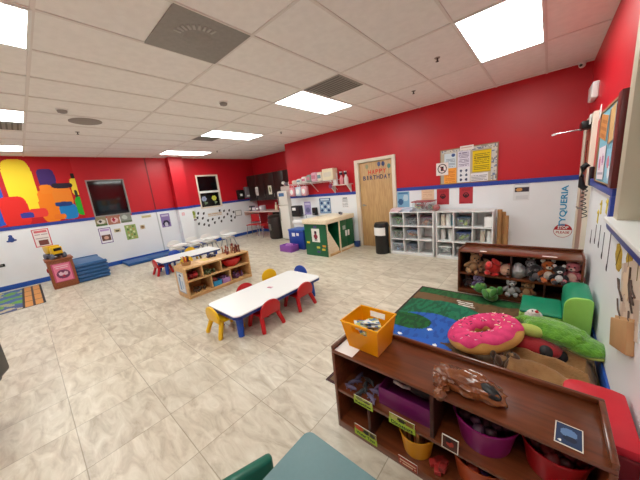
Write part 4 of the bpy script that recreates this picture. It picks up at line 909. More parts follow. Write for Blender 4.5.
def feed_chair(x, y, label):
    t = thing('feeding_chair', label, 'feeding chair', (x, y, 0), -PI / 2, 'white feeding chairs by the left wall')
    f = MB(); f.box((-.15, -.14, .24), (.15, .15, .285), PLW, .02, 3); f.build('seat', t)
    f = MB(); f.prism([(-.13, .27), (.13, .27), (.16, .40)] + [(.16 * math.cos(a), .40 + .085 * math.sin(a)) for a in [PI * k / 12 for k in range(1, 12)]] + [(-.16, .40)], PLW, 'y', -.17, -.135, .012); f.build('backrest', t)
    f = MB(); f.prism(rrect(.19, .13, .08), PLW, 'z', .34, .40, .02, M=Matrix.Translation((0, .17, 0))); f.box((-.185, -.15, .355), (-.155, .10, .385), PLW, .008); f.box((.155, -.15, .355), (.185, .10, .385), PLW, .008); f.build('tray', t)
    for sx in (-1, 1):
        for sy in (-1, 1): f = MB(); f.tube([(sx * .12, sy * .11, .25), (sx * .17, sy * .18, 0)], .014, mat('grey_leg', (150, 152, 158), .4), 8); f.build('leg', t)
def rrect(a, b_, r): return [(sx * (a - r) + r * math.cos(q), sy * (b_ - r) + r * math.sin(q)) for sx, sy, q0 in ((1, 1, 0), (-1, 1, PI / 2), (-1, -1, PI), (1, -1, 1.5 * PI)) for q in [q0 + PI / 2 * k / 6 for k in range(7)]]
for y, l in ((2.52, 'white feeding chair with tray, nearest of the four along the left wall'), (3.00, 'second white feeding chair with tray from the near end'), (3.42, 'third white feeding chair with tray from the near end'), (4.02, 'white feeding chair with tray, farthest of the four')):
    feed_chair(-7.35, y, l)

# light wooden shelf
t = thing('toy_shelf', 'light wooden low toy shelf full of toys near the middle of the room', 'shelf', (-4.28, 2.0, 0))
w, l, H = .21, .57, .495
def lp(n, lo, hi, m=MAPLE): f = MB(); f.box(lo, hi, m, .003); return f.build(n, t)
sp = lp('side_panel', (-w, -l, 0), (w, -l + .025, H)); lp('side_panel', (-w, l - .025, 0), (w, l, H))
lp('top', (-w, -l + .025, H - .025), (w, l - .025, H)); lp('base', (-w, -l + .025, .03), (w, l - .025, .055)); lp('shelf', (-w + .015, -l + .025, .265), (w - .005, l - .025, .285)); lp('back_panel', (-w, -l + .025, .055), (-w + .015, l - .025, H - .025)); lp('kickboard', (w - .03, -l + .025, 0), (w - .01, l - .025, .03))
for y in (-.30, .02): lp('divider', (-w + .015, y - .009, .285), (w - .005, y + .009, H - .025))
for y in (-.18, .16): lp('divider', (-w + .015, y - .009, .055), (w - .005, y + .009, .265))
f = MB(); paint_into(f, M_back((0, -l - .001, .25)), .26, .34, art((214, 222, 228), ('b', .05, .04, (150, 170, 190)), ('r', .2, .12, .45, .75, (130, 160, 196)), ('r', .55, .2, .78, .6, (170, 190, 210)), ('e', .5, .84, .2, .06, (90, 110, 150))), 18, 24); f.build('poster', sp)
def blob(name, label, cat, loc, c, r, n=5, spread=(.05, .05, .03), grp=None, shape='block'):
    """n little toys scattered round loc, each one an object of its own"""
    cols = max(1, int(math.ceil(math.sqrt(n))))
    for k in range(n):
        cc = tuple(int(v * (1 - .2 * (k % 2))) for v in c); m = mat('bl%d_%d_%d' % cc, cc, .5)
        a = k * 2.4; q = math.sqrt((k + .5) / n); f = MB()
        if shape == 'block': f.box((-r, -r * .8, 0), (r, r * .8, r * 1.3), m, r * .2)
        elif shape == 'animal':
            f.ell((0, 0, r * 1.1), (r, r * .55, r * .5), m, u=10, v=8); f.ell((r * 1.0, 0, r * 1.7), (r * .4, r * .33, r * .4), m, u=9, v=6)
            for sx in (-.6, .6):
                for sy in (-.3, .3): f.cyl((sx * r, sy * r, 0), (sx * r, sy * r, r), r * .2, m, seg=7)
        else: f.lathe([(r * .7, 0), (r * .8, r * .2), (r * .5, r * 1.4), (r * .2, r * 1.6), (r * .5, r * 1.9), (r * .4, r * 2.4), (0, r * 2.6)], m, seg=10)
        z = (.0 if shape != 'block' else (k // 5) * r * 1.31)
        o = f.build(name, loc=(loc[0] + spread[0] * q * math.cos(a), loc[1] + spread[1] * q * math.sin(a), loc[2] + z), rot=(0, 0, a * 1.7))
        tag(o, label, cat, grp or cat + 's: ' + label)
# small bins in the wooden shelf
def smallbin(name, label, loc, w, d, h, c, stuff=()):
    t = thing(name, label, 'bin', loc); m = mat('sbn%d_%d_%d' % c, c, .4); f = MB(); e = .006
    f.box((-d, -w, 0), (d, w, e), m)
    for lo, hi in (((-d, -w, e), (d, -w + e, h)), ((-d, w - e, e), (d, w, h)), ((-d, -w + e, e), (-d + e, w - e, h)), ((d - e, -w + e, e), (d, w - e, h))): f.box(lo, hi, m, .002)
    f.box((d, -w - .004, h - .012), (d + .004, w + .004, h), m); f.build('body', t)
    if stuff:
        f = MB()
        for k in range(9):
            cc = stuff[k % len(stuff)]; f.ell((random.uniform(-.6, .6) * d, random.uniform(-.65, .65) * w, h * .85 + random.uniform(0, .03)), min(w, d) * .36, mat('sbs%d_%d_%d' % cc, cc, .5), u=9, v=6)
        f.build('contents', t)
smallbin('toy_bin', 'small blue bin of toys in the lower middle of the light shelf', (-4.20, 1.92, .056), .07, .11, .085, (40, 140, 190), [(190, 60, 50), (190, 190, 90), (120, 60, 50)])
smallbin('toy_bin', 'small lilac bin of toys in the lower middle of the light shelf', (-4.20, 2.08, .056), .07, .11, .085, (170, 130, 190), [(90, 50, 60), (160, 120, 170)])
blob('toy_block', 'dark red toy block heaped in the upper left of the light shelf', 'toy block', (-4.20, 1.57, .286), (150, 22, 24), .034, 10, (.10, .08, .05))
blob('toy_animal', 'small olive green toy animal in the upper middle of the light shelf', 'toy animal', (-4.20, 1.86, .286), (110, 120, 80), .035, 6, (.09, .10, .02), shape='animal')
t = thing('red_bowl', 'wide red bowl in the upper right of the light shelf', 'bowl', (-4.22, 2.29, .286)); f = MB(); f.lathe([(.07, 0), (.12, .06), (.135, .13), (.128, .13), (.11, .06), (.06, .01), (0, .01)], PRED, M=Matrix.Diagonal((1.0, 1.35, 1, 1)), cap=False); f.build('bowl', t); f = MB(); f.ell((0, 0, .09), (.08, .12, .05), mat('bowl_red_stuff', (206, 36, 40), .6)); f.build('contents', t)
blob('toy_animal', 'small dark brown toy animal on the lower left of the light shelf', 'toy animal', (-4.20, 1.64, .056), (84, 66, 52), .030, 7, (.10, .12, .01), shape='animal')
blob('toy_figure', 'small purple toy figure on the lower right of the light shelf', 'toy figure', (-4.20, 2.35, .056), (120, 76, 116), .040, 6, (.09, .11, .06), shape='figure')
# things on top of the wooden shelf
t = thing('marker_basket', 'basket of coloured markers on the near end of the light shelf', 'basket', (-4.30, 1.56, .496)); wm = mat('wicker', (176, 134, 86), .7, bump=.4, bscale=90)
f = MB(); f.lathe([(.06, 0), (.075, .06), (.07, .06), (.055, .008), (0, .008)], wm, cap=False); f.build('basket', t)
for k in range(9):
    a = k * 2.4; f = MB(); cc = [(200, 60, 50), (60, 60, 70), (220, 190, 60), (90, 60, 50), (190, 120, 70)][k % 5]; f.tube([(.03 * math.cos(a), .03 * math.sin(a), .01), (.055 * math.cos(a), .055 * math.sin(a), .13 + .01 * (k % 3))], .007, mat('mk%d' % (k % 5), cc, .5), 7); tag(f.build('marker', loc=t.location), 'coloured marker standing in the basket on the light shelf', 'marker', 'markers in the basket')
t = thing('paper_tray', 'pale peach paper sheet on the top of the light shelf', 'paper', (-4.26, 1.82, .496)); f = MB(); f.box((-.11, -.1, 0), (.11, .1, .004), mat('peach_paper', (234, 200, 158), .7)); f.build('sheet', t)
f = MB(); f.box((-.1, .0, .004), (.05, .09, .007), mat('yellow_note', (220, 200, 110), .7), M=Matrix.Rotation(.2, 4, 'Z')); f.build('note', t)
blob('toy_block', 'small dark blue toy block on the top of the light shelf', 'toy block', (-4.40, 2.03, .496), (46, 50, 86), .024, 7, (.07, .09, .02))
for k in range(22):
    x = -4.44 + random.uniform(0, .30); y = 2.16 + random.uniform(0, .38); h = random.uniform(.05, .15)
    f = MB(); cc = [(150, 70, 50), (110, 60, 44), (190, 150, 120), (120, 40, 44)][k % 4]; m = mat('peg%d' % (k % 4), cc, .6)
    f.lathe([(.018, 0), (.020, .012), (.010, .02), (.010, h * .7), (.016, h * .78), (.012, h), (0, h)], m, seg=10)
    tag(f.build('peg_toy', loc=(x, y, .496)), 'little reddish brown peg toy crowded on the far end of the light shelf', 'peg toy', 'peg toys on the light shelf')

# ---------------------------------------------------------------- reading corner
def rugR(u, v):
    x = -1.25 + 1.60 * u; y = 1.30 + 2.16 * v
    n = noise.noise((x * 3.2, y * 3.2, 0)) * .5 + noise.noise((x * 9, y * 9, 4)) * .25
    f_ = noise.noise((x * 26, y * 10, 8))
    if u < .018 or v < .012 or v > .988: return (62, 34, 34)
    def el(cx, cy, rx, ry): return ((x - cx) / rx) ** 2 + ((y - cy) / ry) ** 2 + n * .55 < 1
    c = (104, 78, 50) if f_ > -.1 else (90, 66, 42)
    if y > 3.28 + n * .15: c = (40, 96, 52) if f_ > 0 else (30, 78, 44)
    if el(-.86, 2.9, .42, .22): c = (34, 116, 84) if f_ > 0 else (24, 92, 70)
    if el(-1.05, 2.72, .42, .34): c = (28, 110, 76) if f_ > 0 else (22, 84, 56)
    if el(-.84, 2.5, .36, .26): c = (36, 92, 178) if f_ > -.2 else (28, 76, 156)
    if el(-1.06, 2.22, .26, .22): c = (32, 88, 172) if f_ > -.2 else (28, 74, 150)
    if el(-.74, 2.15, .20, .10): c = (34, 92, 186)
    if el(-1.06, 2.50, .24, .16): c = (20, 92, 40) if f_ > 0 else (16, 70, 34)
    if el(-1.08, 3.17, .2, .10) : c = (110, 84, 56)
    for cx, cy in ((-.81, 2.42), (-1.03, 2.21), (-.83, 2.13), (-.69, 2.19)):
        if (x - cx) ** 2 + (y - cy) ** 2 < .022 ** 2: c = (236, 240, 240)
    for k in range(3):
        if abs((y - (3.20 - .045 * k)) + .10 * (x + .68)) < .010 and abs(x + .66 - .02 * k) < .085: c = (226, 222, 214)
    return c
sheet('nature_rug', 'green, blue and brown nature rug with a painted pond in the reading corner', 'rug', M_flat((-.45, 2.38, .001)), 1.60, 2.16, rugR, 130, 170, t=.007)
RZ = .0085
def dark_shelf(name, label, loc, xw, d, H, rz, mid, divs_top, divs_bot, lip):
    t = thing(name, label, 'shelf', loc, rz)
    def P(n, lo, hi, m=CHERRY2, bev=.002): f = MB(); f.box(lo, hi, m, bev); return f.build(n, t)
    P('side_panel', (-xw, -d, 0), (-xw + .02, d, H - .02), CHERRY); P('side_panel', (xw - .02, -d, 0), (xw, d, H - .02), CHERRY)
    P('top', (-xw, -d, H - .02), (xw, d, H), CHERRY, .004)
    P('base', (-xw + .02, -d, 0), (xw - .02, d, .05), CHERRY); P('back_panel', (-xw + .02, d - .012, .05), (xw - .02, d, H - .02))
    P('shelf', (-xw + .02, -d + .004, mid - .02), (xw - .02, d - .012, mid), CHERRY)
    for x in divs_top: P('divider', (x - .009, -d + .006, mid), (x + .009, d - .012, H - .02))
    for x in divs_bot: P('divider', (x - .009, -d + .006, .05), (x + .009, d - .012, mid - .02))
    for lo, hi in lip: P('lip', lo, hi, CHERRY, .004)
    return t
FX0, FX1, FY0, FY1 = -.93, .225, 1.045, 1.36
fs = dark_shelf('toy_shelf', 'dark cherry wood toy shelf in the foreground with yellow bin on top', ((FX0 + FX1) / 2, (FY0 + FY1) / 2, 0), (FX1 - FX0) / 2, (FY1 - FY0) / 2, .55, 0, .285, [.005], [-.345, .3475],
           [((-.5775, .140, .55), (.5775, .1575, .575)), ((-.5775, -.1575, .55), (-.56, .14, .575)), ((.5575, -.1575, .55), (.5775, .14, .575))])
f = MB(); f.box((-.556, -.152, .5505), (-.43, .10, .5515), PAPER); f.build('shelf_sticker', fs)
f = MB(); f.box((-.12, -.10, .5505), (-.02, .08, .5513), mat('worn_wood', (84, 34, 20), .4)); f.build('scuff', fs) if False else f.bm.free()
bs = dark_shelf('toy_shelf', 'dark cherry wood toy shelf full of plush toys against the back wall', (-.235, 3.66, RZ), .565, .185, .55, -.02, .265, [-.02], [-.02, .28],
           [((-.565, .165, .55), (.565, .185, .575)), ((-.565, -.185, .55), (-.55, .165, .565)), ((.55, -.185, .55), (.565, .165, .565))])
for x, w_ in ((-.30, .07), (.30, .12)): f = MB(); f.box((x - w_ / 2, -.15, .5503), (x + w_ / 2, -.12, .5512), PAPER); f.build('white_patch', bs)  # thin white strips laid on the shelf top

# plush toys
def plush(label, loc, rot, s, col, col2, kind='bear', grp=None, face=True, nose=None):
    t = thing('plush_toy', label, 'plush toy', loc, rot, grp)
    m = mat('fur_%d_%d_%d' % col, col, .9, var=.25, scale=40, bump=.5, bscale=90, sheen=.3); m2 = mat('fur_%d_%d_%d' % col2, col2, .9, var=.15, scale=40, bump=.5, bscale=90, sheen=.3)
    E = lambda c, r, mm, rot=(0, 0, 0): MB().ell(tuple(v * s for v in c), tuple(v * s for v in r), mm, rot, 16, 10)
    E((0, 0, .075), (.065, .055, .075), m).build('body', t)
    hd = E((0, -.012, .185), (.06, .055, .055), m if kind != 'doll' else m2).build('head', t)
    for sx in (-1, 1):
        if kind == 'bear': E((sx * .045, .0, .235), (.022, .012, .022), m2).build('ear', hd)
        elif kind == 'bunny': E((sx * .03, .0, .275), (.016, .01, .055), m2).build('ear', hd)
        elif kind == 'dog': E((sx * .06, -.01, .175), (.015, .02, .04), m2).build('ear', hd)
        elif kind == 'doll' and sx == 1: E((0, .012, .205), (.063, .05, .05), m).build('hat', hd)
        E((sx * .072, -.03, .09), (.022, .025, .05), m, (.4, sx * -.5, 0)).build('arm', t)
        E((sx * .045, -.075, .03), (.027, .055, .028), m, (0, 0, sx * -.25)).build('leg', t)
        if face: E((sx * .022, -.062, .198), (.0075, .006, .0085), INK).build('eye', hd)
    if face and kind != 'doll': E((0, -.058, .172), (.028, .02, .02), m2).build('muzzle', hd); E((0, -.077, .178), (.009, .006, .007) if nose is None else (.016, .012, .014), nose or INK).build('nose', hd)
    if kind == 'doll': E((0, -.068, .185), (.01, .01, .01), m2).build('nose', hd)
    if kind != 'doll': E((0, -.045, .075), (.042, .018, .05), m2).build('tummy', t)
    return t
PG = 'plush toys on the back dark shelf'
ZT, ZB = .265 + RZ + .001, .05 + RZ + .001
YF = 3.60
plush('tan teddy bear at the left end of the upper plush shelf', (-.68, YF - .02, ZT), (.1, .25, .4), 1.0, (168, 126, 84), (190, 152, 110), 'bear', PG)
plush('beige bear lying beside the tan teddy on the upper plush shelf', (-.60, YF + .05, ZT + .07), (0, PI / 2, .1), .95, (178, 136, 94), (200, 164, 124), 'bear', PG)
plush('red plush doll lying on its side on the upper plush shelf', (-.52, YF - .06, ZT + .10), (0, PI / 2 + .12, .15), 1.15, (214, 38, 34), (226, 176, 150), 'doll', PG)
t = thing('foil_bag', 'crumpled silver bag in the middle of the upper plush shelf', 'bag', (-.20, YF - .05, ZT)); FO = mat('silver_foil', (190, 188, 190), .3, metal=.5, bump=1.0, bscale=45)
f = MB(); f.ell((0, 0, .075), (.075, .06, .075), FO, u=32, v=20, fn=lambda q: q * (1 + .25 * noise.noise(q * 3.1)) if q.z > -.8 else Vector((q.x, q.y, -.99))); f.build('body', t); f = MB(); f.ell((0, 0, .15), (.04, .03, .025), FO, fn=lambda q: q * (1 + .3 * noise.noise(q * 4))); f.build('neck', t)
plush('grey and white bunny behind the silver bag', (-.09, YF + .06, ZT), (0, 0, -.2), .84, (150, 146, 148), (210, 206, 206), 'bunny', PG)
plush('black plush dog between the silver bag and the orange fox', (-.045, YF - .05, ZT), (0, 0, .2), .74, (38, 34, 38), (120, 112, 116), 'dog', PG)
plush('orange fox plush with white tummy on the upper plush shelf', (.055, YF - .03, ZT), (0, 0, .2), .95, (190, 96, 36), (232, 220, 206), 'bear', PG)
plush('black and white penguin plush next to the orange fox', (.145, YF - .07, ZT), (0, 0, .1), .80, (28, 26, 32), (232, 230, 228), 'bear', PG)
plush('pink plush doll at the right end of the upper plush shelf', (.255, YF - .03, ZT), (0, 0, -.3), .98, (206, 110, 120), (228, 190, 176), 'bear', PG)
plush('lavender plush elephant at the left of the lower plush shelf', (-.58, YF - .04, ZB), (0, 0, .2), .82, (134, 112, 160), (170, 150, 190), 'dog', PG)
plush('dark brown plush at the far left of the lower plush shelf', (-.71, YF + .04, ZB), (0, 0, .2), .66, (58, 44, 46), (90, 72, 66), 'bear', PG)
plush('grey cat plush with big head in the middle of the lower plush shelf', (-.25, YF - .07, ZB), (0.0, 0, .2), .86, (160, 158, 158), (204, 200, 200), 'bear', PG)
plush('brown dog plush right of the grey cat on the lower plush shelf', (-.10, YF - .04, ZB), (0, 0, -.2), .82, (150, 100, 56), (190, 150, 104), 'dog', PG)
plush('green plush turtle lying on the rug in front of the lower plush shelf', (-.36, 3.335, RZ + .045), (-PI / 2 + .3, 0, 1.1), 1.15, (66, 130, 50), (110, 160, 70), 'bear', PG)

# green soft chair
t = thing('soft_chair', 'two tone green soft foam chair beside the right wall', 'soft chair', (.085, 2.98, RZ)); TEAL = mat('teal_vinyl', (8, 132, 96), .42, var=.05); LIME = mat('lime_vinyl', (150, 206, 92), .42, var=.05)
f = MB(); f.box((-.215, -.19, .0), (.08, .20, .20), LIME, .02, 3); f.build('seat_base', t)
f = MB(); f.box((-.212, -.185, .20), (.08, .195, .225), TEAL, .012, 3); f.build('seat_top', t)
pr = [(.08, .0), (.252, .0), (.252, .40), (.225, .42)] + [(.165 + .085 * math.cos(a), .335 + .085 * math.sin(a)) for a in [PI / 2 + k * PI / 2 / 8 for k in range(9)]]
f = MB(); f.prism(pr, LIME, 'y', -.20, -.17, .008); f.prism(pr, TEAL, 'y', -.17, .205, .008); f.build('backrest', t)

# blanket heap
BLK = mat('brown_blanket', (208, 160, 106), .95, rgb2=(184, 136, 86), scale=7, bump=.6, bscale=70, sheen=.3)
def blk(u, v):
    x = -.20 + .54 * u; y = 1.62 + .92 * v
    e = min(1, min(u, 1 - u) / .12) * min(1, min(v, 1 - v) / .10)
    fold = .026 * math.sin(x * 12 + y * 34 + 4 * noise.noise((x * 4, y * 4, 0))) + .022 * noise.noise((x * 9, y * 9, 2))
    return (x + .02 * noise.noise((y * 6, 0, 1)), y + .02 * noise.noise((x * 6, 3, 1)), RZ + .012 + max(0, e) * (.105 + 1.3 * fold))
f = MB(); f.grid(50, 70, blk, BLK, .006); tag(f.build('blanket'), 'crumpled brown fleece blanket on the rug behind the foreground shelf', 'blanket')
plush('dark brown plush animal half hidden under the pink donut cushion', (-.22, 2.06, RZ + .085), (-PI / 2 + .25, 0, -.9), .75, (92, 62, 40), (168, 126, 84), 'dog')
# ladybug pillow
t = thing('ladybug_plush', 'red plush ladybug with black spots under the green plush', 'plush toy', (-.03, 2.39, .07)); LR = mat('ladybug_red', (150, 10, 22), .9, bump=.4, bscale=90, sheen=.3)
f = MB(); f.ell((0, 0, .075), (.20, .115, .066), LR, (0, .0, -.15), 28, 16); f.build('body', t)
f = MB(); f.ell((.09, -.075, .08), (.05, .05, .05), INK, (0, 0, -.1)); f.build('spot', t); f = MB(); f.ell((-.10, -.06, .08), (.035, .045, .045), INK); f.build('spot', t); f = MB(); f.ell((.18, -.03, .05), (.04, .05, .045), mat('ladybug_black', (30, 26, 30), .9)); f.build('head', t)
# donut cushion
t = thing('donut_cushion', 'large pink frosted donut cushion leaning on the plush heap', 'cushion', (-.335, 2.345, .165), (-.08, -.34, .25)); R0, r0 = .185, .10
DOU = mat('donut_dough', (222, 164, 88), .85, var=.08, scale=20, bump=.25, bscale=120); ICE = mat('pink_icing', (230, 62, 122), .8, rgb2=(206, 44, 102), scale=16, bump=.25, bscale=120)
def tor(a, q, rr, k=.74): return ((R0 + rr * math.cos(q)) * math.cos(a), (R0 + rr * math.cos(q)) * math.sin(a), rr * k * math.sin(q))
f = MB(); f.grid(56, 24, lambda u, v: tor(2 * PI * u, 2 * PI * v, r0), DOU); bmesh.ops.remove_doubles(f.bm, verts=f.bm.verts, dist=1e-4); f.build('dough', t, ang=180)
def ice(u, v):
    a = 2 * PI * u; o_ = .42 + .16 * math.sin(7 * a) + .10 * math.sin(11 * a + 1); i_ = PI - .10 - .15 * math.sin(6 * a + .5); q = o_ + (i_ - o_) * v
    return tor(a, q, r0 + .004 + .006 * min(1, min(v, 1 - v) * 8))
f = MB(); f.grid(84, 12, ice, ICE); bmesh.ops.remove_doubles(f.bm, verts=f.bm.verts, dist=1e-4)
for k in range(70):
    a = random.uniform(0, 2 * PI); q = random.uniform(.9, 2.4); p = Vector(tor(a, q, r0 + .011)); d = Vector((random.uniform(-1, 1), random.uniform(-1, 1), 0)).normalized() * .012
    f.tube([p - d, p + d], .0035, mat('spr%d' % (k % 3), [(250, 190, 210), (120, 40, 70), (250, 240, 190)][k % 3], .6), 5)
f.build('icing', t, ang=180)
# lime plush lizard
t = thing('lizard_plush', 'big lime green plush reptile lying across the heap by the right wall', 'plush toy', (.12, 2.50, .185), (0, 0.06, -.30)); LG = mat('lime_fur', (104, 164, 40), .95, rgb2=(78, 136, 30), scale=26, bump=.9, bscale=70, sheen=.4); LB = mat('lime_belly', (176, 186, 92), .95, bump=.4, bscale=90)
f = MB(); f.ell((0, 0, .05), (.21, .135, .08), LG, u=36, v=20, fn=lambda q: q * (1 + .10 * noise.noise(q * 3))); f.build('body', t)
f = MB(); f.ell((.16, -.01, .03), (.125, .11, .06), LG, u=24, v=14); hd = f.build('head', t); f = MB(); f.ell((.17, -.045, .0), (.11, .055, .03), LB); f.build('jaw', hd)
for sy in (-.03, .05): f = MB(); f.ell((.13, sy - .02, .095), .028, LG); f.build('eyelid', hd)
f = MB(); f.ell((-.12, -.125, .055), (.095, .055, .045), LB, (0, .1, .5)); f.build('leg', t); f = MB(); f.ell((-.19, -.15, .03), (.05, .042, .035), LG, (0, 0, .5)); f.build('foot', t); f = MB(); f.ell((.02, .11, .02), (.08, .045, .04), LG, (0, 0, -.4)); f.build('leg', t)
f = MB(); f.tube([(-.16, .02, .04), (-.23, .04, .04), (-.29, .03, .02)], [.06, .04, .012], LG, 12); f.build('tail', t)
f = MB()
for k in range(7): f.ell((-.15 + k * .045, 0, .112 - .002 * (k - 3) ** 2), (.016, .012, .014), LG)
f.build('back_ridge', t)
plush('white plush with red nose behind the lime green plush', (.05, 2.66, .12), (-1.0, 0, .6), .9, (226, 220, 212), (214, 206, 198), 'dog', nose=PRED)

# red soft seat near the wall
t = thing('foam_block', 'red vinyl foam block in the corner behind the foreground shelf', 'foam block', (.235, 1.555, 0)); RV = mat('red_vinyl', (206, 24, 44), .45, var=.05)
f = MB(); f.box((-.10, -.185, 0), (.115, .19, .33), mat('dark_red_vinyl', (128, 14, 28), .5), .015, 3); f.build('base', t)
f = MB(); f.prism([(.117, -.19), (.117, .18), (.07, .195), (-.04, .195)] + [(-.04 + .07 * math.cos(a), .125 + .07 * math.sin(a)) for a in [PI / 2 + PI / 2 * k / 6 for k in range(1, 7)]] + [(-.11, -.19)], RV, 'z', .33, .375, .012); f.build('cover', t)

# ---------------------------------------------------------------- on the foreground shelf
t = thing('storage_tub', 'yellow square plastic tub with handle slots on the foreground shelf', 'tub', (-.757, 1.215, .5525)); YB = mat('amber_plastic', (248, 178, 8), .3, spec=.5)
zt = .175
lo4 = [(-.10, -.082), (.098, -.088), (.098, .084), (-.10, .088)]; hi4 = [(-.125, -.112), (.118, -.118), (.118, .112), (-.125, .114)]
f = MB(); bmv = f.bm
def quadwall(i, j, slot):
    a0, a1 = Vector((*lo4[i], 0)), Vector((*lo4[j], 0)); b0, b1 = Vector((*hi4[i], zt)), Vector((*hi4[j], zt))
    def pt(u, v): return (a0.lerp(a1, u)).lerp(b0.lerp(b1, u), v)
    n = ((a1 - a0).cross(b0 - a0)).normalized()
    us = [0, .28, .72, 1]; vs = [0, .70, .90, 1]
    t_ = bmesh.new()
    g0 = {}
    for p in range(4):
        for q in range(4): g0[p, q] = t_.verts.new(pt(us[p], vs[q]))
    for p in range(3):
        for q in range(3):
            if slot and p == 1 and q == 1: continue
            t_.faces.new((g0[p, q], g0[p + 1, q], g0[p + 1, q + 1], g0[p, q + 1]))
    bmesh.ops.solidify(t_, geom=list(t_.faces), thickness=.004)
    f._merge(t_, YB, False)
quadwall(0, 1, True); quadwall(1, 2, False); quadwall(2, 3, True); quadwall(3, 0, False)
f.prism(lo4, YB, 'z', 0, .004); f.tube([(x, y, zt) for x, y in hi4], .006, YB, 8, True); f.build('body', t, ang=30)
for k in range(12):
    f = MB(); e = Euler((random.uniform(-.3, .3), random.uniform(-.3, .3), random.uniform(0, 3)))
    paint_into(f, Matrix.Identity(4), .11, .075, lambda u, v, k=k: [(226, 228, 214), (90, 130, 170), (196, 200, 110), (236, 236, 232)][int(abs(noise.noise((u * 6 + k, v * 6, k)) * 7)) % 4], 6, 4, .002)
    tag(f.build('paper_card', loc=(t.location.x + random.uniform(-.035, .035), t.location.y + random.uniform(-.025, .025), t.location.z + .05 + .009 * k), rot=e), 'patterned white paper card lying inside the yellow tub', 'paper card', 'paper cards in the yellow tub')
# brown shiny bag
t = thing('brown_bag', 'crumpled shiny brown plastic bag lying on the foreground shelf', 'bag', (-.215, 1.14, .552)); BP = mat('brown_film', (134, 74, 34), .26, rgb2=(96, 48, 22), scale=12, bump=.45, bscale=40, coat=.35)
def crump(amp, fq, ph): return lambda q: Vector((q.x, q.y, q.z)) * (1 + amp * noise.noise(q * fq + Vector((ph, 0, 0))) + amp * .6 * noise.noise(q * fq * 2.3 + Vector((0, ph, 0)))) if q.z > -.75 else Vector((q.x, q.y, -.75))
f = MB(); f.ell((0, 0, .038), (.14, .062, .05), BP, (0, 0, -.12), 48, 28, crump(.28, 2.0, 1)); f.build('body', t)
f = MB(); f.ell((-.105, -.03, .024), (.04, .055, .03), BP, (0, 0, .3), 28, 18, crump(.3, 2.5, 4)); f.ell((-.09, -.11, .022), (.026, .03, .028), BP, u=20, v=14, fn=crump(.3, 2.5, 9)); f.build('twisted_neck', t)
f = MB(); f.ell((.088, -.03, .062), (.042, .024, .022), BLACK, (0, .35, -.3)); f.build('black_item', t)
f = MB(); f.prism([(-.03, 0), (.02, -.008), (.04, .012), (-.01, .02)], PAPER, 'z', .085, .089, M=Matrix.Translation((.01, .02, .004)) @ Matrix.Rotation(.15, 4, 'X')); f.build('white_tag', t)
sheet('photo_card', 'dark blue picture card with white border on the foreground shelf', 'card', M_flat((.112, 1.112, .5508), -.06), .075, .105, art((34, 52, 84), ('b', .06, .05, (214, 206, 190)), ('e', .5, .6, .3, .2, (90, 120, 160)), ('e', .55, .35, .25, .12, (24, 36, 60)), ('e', .2, .14, .06, .05, (220, 220, 214))), 24, 30, t=.0015)
def shelf_label(text, x, z, w, h, label, fn, tilt=0):
    t = thing('shelf_label', label, 'label', (x, FY0 - .001, z), 0, 'yellow green labels on the foreground shelf'); LGm = mat('label_green', (150, 176, 44), .6)
    f = MB(); f.box((-w / 2, -.003, -h / 2), (w / 2, 0, 0.002), LGm); add_text(f, text, .02, M_back((0, -.0035, -h / 4)), mat('label_ink', (24, 44, 16), .6), .001, fitw=w * .82, fith=h * .34); f.build('name_strip', t)
    f = MB(); paint_into(f, M_back((0, 0, h / 4 + .001)), w * .96, h * .48, fn, 18, 8, .003); f.build('picture_strip', t)
shelf_label('Reptiles', -.725, .285, .125, .055, 'yellow green Reptiles label at the left end of the foreground shelf', art((170, 180, 80), ('e', .3, .5, .2, .4, (120, 120, 70)), ('e', .7, .4, .2, .3, (90, 84, 60))))
shelf_label('Dinosaurs', -.495, .287, .14, .065, 'yellow green Dinosaurs label on the upper edge of the foreground shelf', art((150, 150, 60), ('e', .2, .4, .16, .4, (170, 160, 90)), ('e', .5, .4, .16, .4, (46, 36, 30)), ('e', .8, .4, .16, .5, (120, 80, 40))))
shelf_label('Water Toys', -.725, .065, .15, .075, 'yellow green Water Toys label on the lower edge of the foreground shelf', art((130, 120, 60), ('e', .22, .5, .2, .45, (170, 60, 30)), ('e', .55, .4, .14, .4, (36, 36, 30)), ('e', .82, .4, .12, .4, (50, 50, 40))))
sheet('picture_card', 'small white edged picture card on the upper right shelf of the foreground unit', 'card', M_back((-.265, FY0 - .001, .318)) @ Matrix.Rotation(-.03, 4, 'Z'), .07, .075, art((70, 36, 28), ('b', .07, .06, (214, 206, 190)), ('e', .5, .5, .25, .2, (150, 50, 40)), ('e', .4, .7, .2, .15, (30, 22, 22))), 18, 18)
